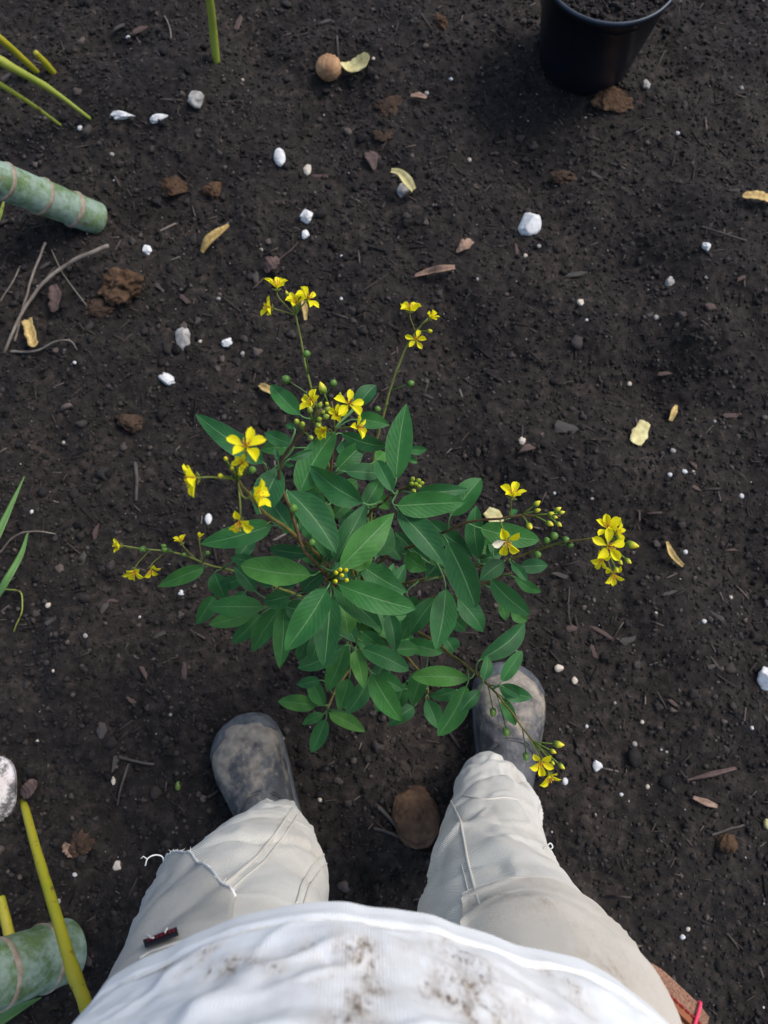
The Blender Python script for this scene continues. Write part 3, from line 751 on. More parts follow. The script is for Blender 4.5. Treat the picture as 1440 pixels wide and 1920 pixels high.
flower(519, 541, .635, 46, (.05, .9, .45), c); flower(508, 577, .625, 38, (-.85, .15, .5), c); flower(576, 561, .63, 44, (.55, .4, .75), c); flower(556, 570, .63, 38, (-.2, .5, .8), c, open_=.7)
for a in [(538, 550, 11), (558, 556, 14), (574, 543, 12)]: capsule(a[0], a[1], .625, a[2], c, 'bud')
for a in [(536, 711, 17, .575), (575, 663, 15, .60), (625, 718, 15, .575)]: capsule(a[0], a[1], a[3], a[2], c, 'pod', .95, back=.014)
c = S['r2']
flower(769, 583, .55, 40, (.05, .9, .45), c); flower(807, 597, .55, 30, (.6, .5, .6), c, open_=.7); flower(780, 637, .545, 36, (0, .1, 1), c, open_=.1)
capsule(806, 621, .545, 14, c, 'bud')
for a in [(770, 719, 15, .50), (708, 767, 14, .49)]: capsule(a[0], a[1], a[2+1], a[2], c, 'pod', .9, back=.014)
c = S['top']
flower(654, 758, .625, 50, (.25, .25, 1), c, open_=.15); flower(588, 757, .61, 44, (-.5, .4, .8), c); flower(668, 801, .61, 44, (.95, -.1, .5), c); flower(630, 778, .60, 38, (.3, .1, .9), c, open_=.6); flower(612, 806, .595, 38, (-.6, -.3, .7), c, open_=.6)
capsule(604, 727, .615, 24, c, 'bud', .62, (-.3, .9, .3)); capsule(637, 740, .615, 12, c, 'green'); capsule(613, 757, .61, 12, c, 'bud')
c = S['ul']
for a in [(556, 790, 17), (567, 795, 17), (597, 798, 17), (583, 821, 16), (599, 786, 15), (612, 781, 17), (614, 767, 15), (600, 759, 15), (581, 768, 18), (606, 773, 12)]: capsule(a[0], a[1], .735, a[2], c, 'green', .64)
capsule(550, 953, .64, 20, c, 'pod', .9); capsule(585, 1017, .61, 16, c, 'pod', .9)
c = S['l5']
flower(461, 838, .845, 66, (.15, .35, .9), c, open_=.2); flower(368, 896, .82, 62, (-.9, -.1, .45), c, open_=.45); flower(475, 931, .815, 60, (.85, .25, .5), c, open_=.55); flower(449, 976, .80, 58, (0, -.75, .6), c, open_=.25, n=4); flower(457, 866, .83, 40, (-.3, -.1, .9), c, open_=.7)
for a in [(423, 860, 14), (435, 878, 13), (413, 892, 16), (456, 875, 17), (450, 888, 16), (442, 864, 12)]: capsule(a[0], a[1], .82, a[2], c, 'bud', .64)
capsule(473, 881, .80, 17, c, 'pod', .9)
c = S['r6']
flower(226, 1023, .42, 32, (-.7, .1, .7), c, open_=.6); flower(252, 1069, .40, 38, (-.05, -.7, .6), c, open_=.45); flower(283, 1066, .40, 34, (.1, -.7, .5), c, open_=.35, n=4); flower(341, 1018, .41, 30, (-.2, .8, .5), c, open_=.6, n=4); flower(374, 1010, .41, 22, (.1, .9, .4), c, open_=.9, n=4)
for a in [(267, 1030, 14), (307, 1024, 11), (309, 1031, 12), (389, 1037, 11), (345, 1040, 9)]: capsule(a[0], a[1], .41, a[2], c, 'pod', .9)
c = S['r7']
flower(1138, 992, .575, 52, (-.1, .55, .85), c, open_=.45); flower(1140, 1024, .58, 58, (.1, 0, 1), c, open_=.2); flower(1128, 1046, .56, 40, (-.4, -.5, .8), c, open_=.4); flower(1148, 1074, .55, 44, (.1, -.7, .7), c, open_=.4); flower(1154, 1000, .57, 36, (.6, .4, .7), c, open_=.6)
for a in [(1153, 977, 19), (1162, 1010, 18), (1186, 1022, 26), (1178, 1052, 16), (1163, 1054, 14), (1156, 1068, 14)]: capsule(a[0], a[1], .56, a[2], c, 'bud', .58)
for a in [(1025, 1013, 14), (1039, 1005, 17), (1061, 1012, 14), (1070, 1022, 12), (1008, 1040, 16)]: capsule(a[0], a[1], .52, a[2], c, 'pod', .95, back=.014)
c = S['r10']
flower(961, 932, .60, 50, (.1, .75, .6), c, open_=.45); flower(950, 1014, .575, 52, (0, -.5, .8), c, open_=.25, old=True)
for a in [(1007, 944, 17), (1008, 957, 14), (993, 987, 19), (1046, 955, 15), (1053, 961, 13), (1033, 963, 13), (1031, 982, 17), (1048, 983, 14), (1041, 970, 11)]: capsule(a[0], a[1], .59, a[2], c, 'bud', .62)
c = trunk
for a in [(649, 1069), (630, 1074), (641, 1079), (629, 1090), (650, 1088), (638, 1068)]: capsule(a[0], a[1], .60, 14, c, 'bud', .66)
c = S['r12']
for a in [(774, 898), (772, 907), (785, 901), (791, 906), (786, 912), (776, 921), (780, 908)]: capsule(a[0], a[1], .588, 14, c, 'green', .66)
c = S['r8']
flower(1013, 1428, .475, 46, (-.1, -.25, .95), c, open_=.35); flower(1029, 1452, .47, 42, (.1, -.8, .6), c, open_=.4, n=4)
for a in [(1048, 1396, 21), (1037, 1409, 14), (1053, 1437, 15), (1036, 1430, 11)]: capsule(a[0], a[1], .475, a[2], c, 'bud', .62)
for a in [(924, 1336, 17), (949, 1373, 18), (986, 1419, 16)]: capsule(a[0], a[1], .41, a[2], c, 'pod', .75, (0, -1, .2), back=.016)
# short bare flower-stalk stubs along the sprays
for key in ('r1', 'r2', 'r7', 'r8', 'r6', 'l5'):
    c = S[key]; n = len(c)
    for k in range(7):
        i = int(n*(.55+.055*k)); i = min(i, n-2)
        d = np.array([rnd.uniform(-1, 1), rnd.uniform(-1, 1), rnd.uniform(.1, .9)]); d /= np.linalg.norm(d)
        vs, fs, uv = tube_geo([c[i], c[i]+d*.004, c[i]+d*rnd.uniform(.006, .011)], [.0006, .0005, .0003], 5)
        mk('stalk_stub', vs, fs, 'stem_green', plant)

# ================================================================== THE PERSON (looking down at their own feet)
person = thing('person', (0, -.2, 0), 'person in dirty white T-shirt, cream work trousers and scuffed boots standing over the shrub', 'person')

# ---- trousers: two legs and a seat, lofted from rings (z, x, y, rx, ry)
LEG_R = [(.075, .163, -.120, .055, .058), (.11, .164, -.126, .061, .064), (.20, .150, -.151, .069, .073), (.30, .130, -.172, .070, .076), (.40, .119, -.190, .074, .078),
         (.48, .113, -.200, .079, .080), (.58, .106, -.207, .086, .085), (.68, .101, -.213, .092, .092), (.76, .094, -.222, .092, .100), (.86, .082, -.238, .080, .100)]
LEG_L = [(.075, -.166, -.178, .048, .054), (.11, -.166, -.184, .056, .060), (.20, -.162, -.198, .076, .075), (.30, -.152, -.205, .086, .082), (.40, -.144, -.211, .089, .084),
         (.48, -.139, -.217, .090, .085), (.58, -.127, -.222, .092, .087), (.68, -.113, -.226, .095, .092), (.76, -.100, -.230, .094, .100), (.86, -.082, -.238, .080, .100)]
def leg_at(LEG, z):
    a = np.array(LEG); return [np.interp(z, a[:, 0], a[:, k]) for k in range(1, 5)]
def leg_wr(LEG, phi, z, seed):
    """cloth folds: slanting creases, deeper above the boot and at the knee"""
    x = np.stack([np.cos(phi)*1.2+z*2, np.sin(phi)*1.2, z*7.5+.5*np.cos(phi+seed)], -1)
    w = fbm(x, 3, seed)
    fold = np.exp(-((z-.15)/.08)**2)*.7+np.exp(-((z-.45)/.08)**2)*.7+.55
    r2 = np.abs(noise3(np.stack([np.cos(phi)*.9+z*4, np.sin(phi)*.9-z*3, z*11+.8*np.sin(phi+seed)], -1), seed+5))
    r3 = np.abs(noise3(np.stack([np.cos(phi+z*3)*1.3, np.sin(phi+z*3)*1.3, z*16-1.1*np.cos(phi-seed)], -1), seed+11))
    return fold*(.0070*w-.0070*(1-r2)**5+.0036*np.clip(1-r3*5, 0, 1)**1.3)
def leg_pt(LEG, phi, z, off=0.0, seed=1):
    x, y, rx, ry = leg_at(LEG, z)
    w = leg_wr(LEG, phi, z, seed)+off
    return np.stack([x+(rx+w)*np.cos(phi), y+(ry+w)*np.sin(phi), z+0*phi], -1)
def loft(rings, closed=True):
    nR, nS = len(rings), len(rings[0]); V = np.concatenate(rings)
    m = nS if closed else nS-1
    fs = [(i*nS+j, i*nS+(j+1) % nS, (i+1)*nS+(j+1) % nS, (i+1)*nS+j) for i in range(nR-1) for j in range(m)]
    uv = np.array([(j/nS, i/(nR-1)) for i in range(nR) for j in range(nS)])
    return V, fs, uv
def leg_geo(LEG, seed):
    phi = np.linspace(0, 2*math.pi, 144, endpoint=False)
    zs = np.r_[np.linspace(.075, .30, 60), np.linspace(.305, .86, 90)]
    rings = []
    # the turned-up inside of the hem first, then the outside
    hem = lambda z: np.zeros_like(phi)+z+.010*np.sin(phi*1+.6)+.004*np.sin(phi*3+seed)
    for zz, off in ((.115, -.006), (.085, -.005), (.076, -.0035)):
        q = leg_pt(LEG, phi, np.full_like(phi, zz), off, seed); q[:, 2] = hem(zz); rings.append(q)
    for z in zs:
        off = .0013*(1 if z < .094 else 0)
        q = leg_pt(LEG, phi, np.full_like(phi, z), off, seed)
        q[:, 2] = z+(hem(z)-z)*max(0, 1-(z-.075)/.09)
        rings.append(q)
    return loft(rings)
def seat_geo():
    phi = np.linspace(0, 2*math.pi, 80, endpoint=False); rings = []
    for z in np.linspace(.66, 1.0, 24):
        t = (z-.66)/.34
        rx = np.interp(z, [.66, .74, .84, 1.0], [.05, .150, .162, .150]); ry = np.interp(z, [.66, .74, .84, 1.0], [.05, .098, .108, .10])
        rings.append(np.stack([rx*np.cos(phi), -.242+ry*np.sin(phi), np.full_like(phi, z)], -1))
    return loft(rings)
gR, gL, gS = leg_geo(LEG_R, 3), leg_geo(LEG_L, 8), seat_geo()
V, Fc, U = merge([gR, gL, gS])
trousers = mk('trousers', V, Fc, 'trousers', person, uvs=U)
leg_bvh = BVHTree.FromPolygons([Vector(v) for v in V], Fc)
def hit(bvh, px, py, off=0.0):
    d = Vector(ray(px, py)).normalized()
    h = bvh.ray_cast(Vector(CAMP), d)
    if h[0] is None: return None
    nn = h[1] if h[1].dot(d) < 0 else -h[1]
    return np.array(h[0]+nn*off)
def set_dirt(o, spots, world=True):
    """spots: (centre, radius, strength); writes the 'dirt' point attribute the fabric reads"""
    me = o.data; n = len(me.vertices); co = np.empty(n*3, np.float32); me.vertices.foreach_get('co', co)
    co = co.reshape(-1, 3)+ORG[o.name]; d = np.zeros(n)
    for c, r, s in spots:
        d = np.maximum(d, s*np.exp(-(((co-np.asarray(c))**2).sum(1))/(r*r)))
    at = me.attributes.new('dirt', 'FLOAT', 'POINT'); at.data.foreach_set('value', d.astype(np.float32))
def stain_line(bvh, pts, r, s):
    out = []
    for (a, b), (c, d) in zip(pts[:-1], pts[1:]):
        k = max(2, int(math.hypot(c-a, d-b)/6))
        for t in np.linspace(0, 1, k):
            h = hit(bvh, a+(c-a)*t, b+(d-b)*t)
            if h is not None: out.append((h, r, s*rnd.uniform(.7, 1.1)))
    return out
def seam_line(pix, rad=.0016, off=.0006, name='seam', mat='seam', n=60, parent=None, flat=1.0):
    pts = []
    for (a, b), (c, d) in zip(pix[:-1], pix[1:]):
        for t in np.linspace(0, 1, 14, endpoint=False):
            h = hit(leg_bvh, a+(c-a)*t, b+(d-b)*t, off)
            if h is not None: pts.append(h)
    h = hit(leg_bvh, *pix[-1], off)
    if h is not None: pts.append(h)
    if len(pts) < 3: return None
    pts = np.array(pts)
    for _ in range(3): pts[1:-1] = (pts[:-2]+2*pts[1:-1]+pts[2:])/4
    c = smooth_line(pts, n)
    vs, fs, uv = tube_geo(c, rad, 6)
    return mk(name, vs, fs, mat, parent or trousers, uvs=uv)
seam_line([(824, 1478), (845, 1500), (862, 1535), (871, 1580), (878, 1620), (893, 1680), (912, 1728), (928, 1755), (940, 1785)], .0013, .0005)
seam_line([(866, 1622), (880, 1680), (900, 1735), (915, 1760), (925, 1785)], .0007)
seam_line([(548, 1516), (520, 1560), (480, 1610), (440, 1645), (415, 1665), (395, 1695), (375, 1735), (365, 1760)], .0017, .0007)
seam_line([(562, 1522), (534, 1566), (494, 1618), (452, 1652), (428, 1675), (405, 1712), (390, 1750)], .0010)
seam_line([(618, 1590), (585, 1625), (565, 1660), (556, 1695)], .0013)
seam_line([(628, 1602), (600, 1632), (578, 1665), (568, 1700)], .0009)
seam_line([(868, 1492), (905, 1500), (950, 1496), (985, 1503)], .0008)
tsp = stain_line(leg_bvh, [(900, 1690), (950, 1678), (1000, 1675)], .010, .55) + stain_line(leg_bvh, [(960, 1430), (975, 1470)], .02, .45) + stain_line(leg_bvh, [(560, 1560), (600, 1620)], .03, .35) + stain_line(leg_bvh, [(480, 1535), (540, 1540)], .02, .3)
set_dirt(trousers, tsp)

# ---- the reinforcing front panels of coarser twill sewn over the thighs
def panel(LEG, seed, phi_lo, phi_hi, zlow, ztop, off, flare=0.0, torn=0.0):
    """zlow(p) with p 0..1 across; flare lifts the loose lower edge off the leg"""
    na, nz = 40, 44; top, bot = [], []
    for i in range(nz):
        t = i/(nz-1)
        p = np.linspace(0, 1, na); phi = phi_lo+(phi_hi-phi_lo)*p
        zl = zlow(p)+torn*noise3(np.stack([p*26, p*0, p*0], -1), 77); z = zl+(ztop-zl)*t
        f = flare*(1-t)**3*np.sin(np.clip(p*1.25, 0, 1)*math.pi)**.7
        x, y, rx, ry = leg_at(LEG, z)
        wv = leg_wr(LEG, phi, z, seed)+off+f+.0016*noise3(np.stack([p*4, z*30, z*0], -1), 31)
        q = np.stack([x+(rx+wv)*np.cos(phi), y+(ry+wv)*np.sin(phi), z], -1)
        q2 = np.stack([x+(rx+wv-.0016)*np.cos(phi), y+(ry+wv-.0016)*np.sin(phi), z], -1)
        top.append(q); bot.append(q2)
    a = loft(top, False); b = loft(bot, False)
    V, Fc, U = merge([a, (b[0], [f[::-1] for f in b[1]], b[2])])
    o = na*nz
    for i in range(nz-1):
        for j in (0, na-1):
            k0, k1 = i*na+j, (i+1)*na+j; Fc.append((k0, k1, o+k1, o+k0))
    for j in range(na-1): Fc.append((j, j+1, o+j+1, o+j))
    return V, Fc, U
D = math.radians
g = panel(LEG_R, 3, D(-10), D(118), lambda p: .60+.075*p**.6, .86, .0024)
pR = mk('front_panel', g[0], g[1], 'panel', trousers, uvs=g[2]); pR['label'] = 'coarse beige twill panel over the thigh'
set_dirt(pR, [(hit(BVHTree.FromPolygons([Vector(v) for v in g[0]], g[1]), a, b), r, s) for a, b, r, s in [(900, 1690, .014, .6), (940, 1680, .014, .6), (985, 1678, .014, .6), (1020, 1690, .014, .5), (1000, 1650, .02, .4), (1140, 1810, .02, .6)] if hit(BVHTree.FromPolygons([Vector(v) for v in g[0]], g[1]), a, b) is not None])
g = panel(LEG_L, 8, D(88), D(190), lambda p: np.interp(p, [0, .25, .53, .75, 1], [.69, .55, .43, .44, .49]), .84, .0026, flare=.012, torn=.005)
pL = mk('front_panel', g[0], g[1], 'trousers', trousers, uvs=g[2]); pL['label'] = 'loose thigh panel with a torn frayed lower edge'
set_dirt(pL, [])
V = g[0]; na = 40
edge = V[:na].copy()
fr = []
for k in range(0, na-1):
    for _ in range(2):
        q = edge[k]*.5+edge[k+1]*.5; d = np.array([rnd.uniform(-1, 1), rnd.uniform(-.2, 1), rnd.uniform(-1.5, -.2)]); d /= np.linalg.norm(d)
        fr.append(tube_geo([q, q+d*rnd.uniform(.001, .003), q+d*rnd.uniform(.003, .0065)+np.array([rnd.uniform(-.001, .001), 0, 0])], [.0004, .0004, .0002], 4))
fr.append(tube_geo(edge+np.array([0, .0006, -.0004]), .0012, 5))
V2, F2, U2 = merge(fr); mk('frayed_edge', V2, F2, 'thread', pL, uvs=U2)
e = edge[int(na*.56)]
th = smooth_line([e, e+np.array([-.003, .007, -.003]), e+np.array([-.010, .009, -.002]), e+np.array([-.017, .006, .001]), e+np.array([-.019, -.001, .001])], 20)
V2, F2, U2 = merge([tube_geo(th, .0008, 5), tube_geo([th[-5], th[-5]+np.array([-.004, .003, .001]), th[-5]+np.array([-.006, .001, .002])], .0006, 5)])
mk('loose_thread', V2, F2, 'thread', trousers, uvs=U2)
h = hit(leg_bvh, 1018, 1592); h = h if h is not None else P(1018, 1592, .3)
th = smooth_line([h, h+np.array([.004, .003, .001]), h+np.array([.008, .006, .002]), h+np.array([.010, .002, .002]), h+np.array([.007, .000, .001])], 14)
V2, F2, U2 = tube_geo(th, .0008, 5); mk('loose_thread', V2, F2, 'thread', trousers, uvs=U2)

# ---- shirt
HEM = [(139, 1920), (214, 1830), (276, 1793), (356, 1757), (450, 1720), (545, 1698), (639, 1691), (720, 1700), (800, 1715), (905, 1745), (988, 1776), (1080, 1794), (1137, 1822), (1193, 1868), (1250, 1920)]
hem3 = np.array([P(a, b, .865-.055*((a-690)/555.0)**2) for a, b in HEM])
l, rgt = hem3[0], hem3[-1]
back = []
for t in np.linspace(0, 1, 15)[1:-1]:
    a = math.pi*t; ctr = (l+rgt)/2
    back.append(np.array([ctr[0]+(rgt[0]-l[0])/2*1.03*math.cos(a), ctr[1]-.02-.185*math.sin(a)**.8, .80]))
loop = np.concatenate([hem3, np.array(back)])
NS = 420
cl = np.concatenate([loop[-3:], loop, loop[:3]])
dist = np.r_[0, np.cumsum(np.linalg.norm(np.diff(cl, axis=0), axis=1))]
def spl(u):      # resample the closed hem by arc length, smoothed
    s = dist[3]+(dist[3+len(loop)]-dist[3])*u
    return np.stack([np.interp(s, dist, cl[:, k]) for k in range(3)], -1)
uu = np.linspace(0, 1, NS, endpoint=False)
hemc = spl(uu)
for _ in range(6): hemc = (np.roll(hemc, 1, 0)+2*hemc+np.roll(hemc, -1, 0))/4
cen = np.array([hemc[:, 0].mean(), -.235])
ang = np.arctan2(hemc[:, 1]-cen[1], hemc[:, 0]-cen[0])
def torso(z):    # (x, y, rx, ry) of the trunk at a height
    a = np.array([(.80, 0, -.235, .178, .128), (.95, 0, -.235, .166, .118), (1.05, 0, -.236, .166, .110), (1.20, 0, -.238, .182, .108), (1.33, 0, -.240, .190, .100), (1.41, 0, -.242, .165, .080), (1.455, 0, -.240, .085, .065), (1.475, 0, -.236, .066, .060)])
    return [np.interp(z, a[:, 0], a[:, k]) for k in range(1, 5)]
rings, vlist = [], np.r_[np.linspace(0, .30, 100), np.linspace(.306, 1, 60)]
ztop = 1.475
hem_dir = np.stack([np.cos(ang), np.sin(ang)], -1)
for off, dz in ((-.004, .03), (-.003, .004)):
    q = hemc.copy(); q[:, :2] += hem_dir*off; q[:, 2] += dz; rings.append(q)
for v in vlist:
    z = hemc[:, 2]+(ztop-hemc[:, 2])*v
    x, y, rx, ry = torso(z)
    body = np.stack([x+rx*np.cos(ang), y+ry*np.sin(ang), z], -1)
    k = np.clip(v/.42, 0, 1); k = k*k*(3-2*k)
    q = body*k+np.concatenate([hemc[:, :2], z[:, None]], 1)*(1-k)
    arc = (z-hemc[:, 2])
    front = np.clip(hem_dir[:, 1], 0, 1)
    q[:, 1] -= .020*np.clip(arc/.12, 0, 1.4)*front*(1-k)
    rp = np.stack([ang*2.6, z*26+ang*1.6, z*0], -1)
    wr = .0034*fbm(rp, 4, 51)+.0024*(1-np.abs(noise3(np.stack([ang*3.1+z*5, z*42-ang*2.2, z*0], -1), 63)))**3
    fade = np.clip((arc-.012)/.03, 0, 1)*(1-np.clip((v-.8)/.2, 0, 1))
    band = np.where(arc < .0225, .0014, 0)-np.where((arc > .0215) & (arc < .0255), .0012, 0)+np.where((arc > .0265) & (arc < .0285), .0004, 0)
    rim = -.0016*np.clip(1-arc/.004, 0, 1)
    q[:, :2] += hem_dir*(wr*fade+band+rim+.0012*noise3(np.stack([ang*9, z*9, z*0], -1), 12))[:, None]
    rings.append(q)
V, Fc, U = loft(rings)
# sleeves
for s in (-1, 1):
    pts = smooth_line([np.array([s*.15, -.240, 1.375]), np.array([s*.215, -.245, 1.33]), np.array([s*.250, -.255, 1.24]), np.array([s*.262, -.262, 1.16])], 18)
    gsl = tube_geo(pts, np.interp(np.linspace(0, 1, 18), [0, .3, 1], [.075, .072, .066]), 24, caps=False)
    V, Fc, U = merge([(V, Fc, U), gsl])
shirt = mk('shirt', V, Fc, 'shirt', person, uvs=U)
shirt_bvh = BVHTree.FromPolygons([Vector(v) for v in V], Fc)
sp = []
for line, r, s in [
    ([(640, 1775), (690, 1770), (697, 1790), (700, 1830), (705, 1865)], .0045, .85), ([(655, 1775), (680, 1805), (690, 1840)], .010, .62), ([(648, 1760), (690, 1765)], .004, .7),
    ([(660, 1870), (680, 1895), (690, 1915)], .0045, 1.0), ([(625, 1905), (665, 1915)], .006, .8),
    ([(385, 1830), (405, 1805), (420, 1800), (470, 1798), (515, 1812), (525, 1820)], .0035, .72), ([(415, 1820), (450, 1815), (478, 1805)], .005, .8), ([(330, 1835), (385, 1795)], .0035, .55),
    ([(310, 1815), (350, 1795), (400, 1778)], .0025, .8), ([(555, 1782), (590, 1768)], .004, .6),
    ([(830, 1780), (860, 1795), (895, 1815), (915, 1850)], .006, .72), ([(840, 1830), (880, 1850), (905, 1885), (930, 1915)], .010, .75), ([(825, 1865), (860, 1880), (890, 1915)], .008, .7),
    ([(795, 1840), (798, 1870)], .003, .8), ([(830, 1760), (870, 1785), (900, 1795)], .003, .7), ([(1025, 1825), (1050, 1835), (1085, 1850)], .005, .6), ([(1080, 1850), (1085, 1890), (1060, 1870)], .004, .7),
    ([(1030, 1822), (1062, 1838)], .002, .9), ([(740, 1762), (760, 1775)], .003, .55), ([(560, 1850), (620, 1830)], .008, .4), ([(960, 1885), (1010, 1870)], .012, .4), ([(700, 1700), (790, 1706)], .0025, .6)]:
    sp += stain_line(shirt_bvh, line, r*2.3, s*.72)+stain_line(shirt_bvh, line, max(.0016, r*.5), min(1, s*1.25))
set_dirt(shirt, sp)
# hem stitching: two fine lines of thread
for arc in (.0235, .0262):
    q = hemc.copy(); q[:, 2] += arc
    pts = []
    for k in range(NS):
        o3 = np.array([q[k, 0]+hem_dir[k, 0]*.05, q[k, 1]+hem_dir[k, 1]*.05, q[k, 2]])
        h = shirt_bvh.ray_cast(Vector(o3), Vector((-hem_dir[k, 0], -hem_dir[k, 1], 0)), .12)
        pts.append(np.array(h[0]) if h[0] is not None else q[k])
    pts.append(pts[0]); pts = np.array(pts)
    vs, fs, uv = tube_geo(pts, .0005, 4, caps=False)
    mk('hem_stitching', vs, fs, 'thread', shirt, uvs=uv)

# ---- the woven label on the hip pocket, with loose white threads
lb = [hit(leg_bvh, a, b, .005) for a, b in ((274, 1775), (334, 1748), (338, 1762), (277, 1786))]
pl_bvh = BVHTree.FromPolygons([Vector(v) for v in pL.data.vertices and [np.array(v.co)+ORG[pL.name] for v in pL.data.vertices]], [tuple(p.vertices) for p in pL.data.polygons])
def on_panel(px, py, off):
    h = hit(pl_bvh, px, py, off)
    return h if h is not None else (hit(leg_bvh, px, py, off+.003) if hit(leg_bvh, px, py) is not None else P(px, py, .62))
def patch(corners, nu, nv, off, th):
    """a small cloth patch laid on the trousers between four photo corners (tl, tr, br, bl)"""
    tl, tr, br, bl = [np.array(c, float) for c in corners]; top = []
    for i in range(nv):
        for j in range(nu):
            a, b = j/(nu-1), i/(nv-1); p = (tl*(1-a)+tr*a)*(1-b)+(bl*(1-a)+br*a)*b
            top.append(on_panel(p[0], p[1], off))
    top = np.array(top); up = CAMP-top.mean(0); up /= np.linalg.norm(up)
    V = np.concatenate([top, top-up*th]); o = nu*nv
    fs = []
    for i in range(nv-1):
        for j in range(nu-1):
            a, b, c2, d = i*nu+j, i*nu+j+1, (i+1)*nu+j+1, (i+1)*nu+j; fs += [(d, c2, b, a), (o+a, o+b, o+c2, o+d)]
    for j in range(nu-1): fs += [(j, j+1, o+j+1, o+j), ((nv-1)*nu+j+1, (nv-1)*nu+j, o+(nv-1)*nu+j, o+(nv-1)*nu+j+1)]
    for i in range(nv-1): fs += [((i+1)*nu, i*nu, o+i*nu, o+(i+1)*nu), (i*nu+nu-1, (i+1)*nu+nu-1, o+(i+1)*nu+nu-1, o+i*nu+nu-1)]
    return V, fs
v_, f_ = patch([(272, 1771), (334, 1747), (338, 1764), (277, 1786)], 8, 4, .0032, .0012)
lab = mk('woven_label', v_, f_, 'navy', trousers, smooth=False)
for k in range(7):      # the crimson woven bars that are all that can be made out of its lettering
    a = 282+k*7.4; b = 1776-(a-277)*.385
    v_, f_ = patch([(a, b-3), (a+5.2, b-5), (a+5.8, b+2.5), (a+.8, b+4.5)], 2, 2, .0044, .0006)
    mk('woven_mark', v_, f_, 'crimson', lab, smooth=False)
for pp in ([(281, 1772), (287, 1771), (292, 1776), (296, 1777)], [(316, 1768), (318, 1763), (320, 1759)]):
    c = smooth_line([on_panel(a, b, .0065) for a, b in pp], 12); vs, fs, uv = tube_geo(c, .0005, 4); mk('loose_thread', vs, fs, 'thread', trousers, uvs=uv)
# pocket edge just under the shirt hem
pts = [on_panel(a, b, .0008) for a, b in ((262, 1800), (278, 1790), (302, 1781), (340, 1768), (354, 1764))]
vs, fs, uv = tube_geo(smooth_line(pts, 20), .0008, 6); mk('pocket_edge', vs, fs, 'seam', trousers, uvs=uv)

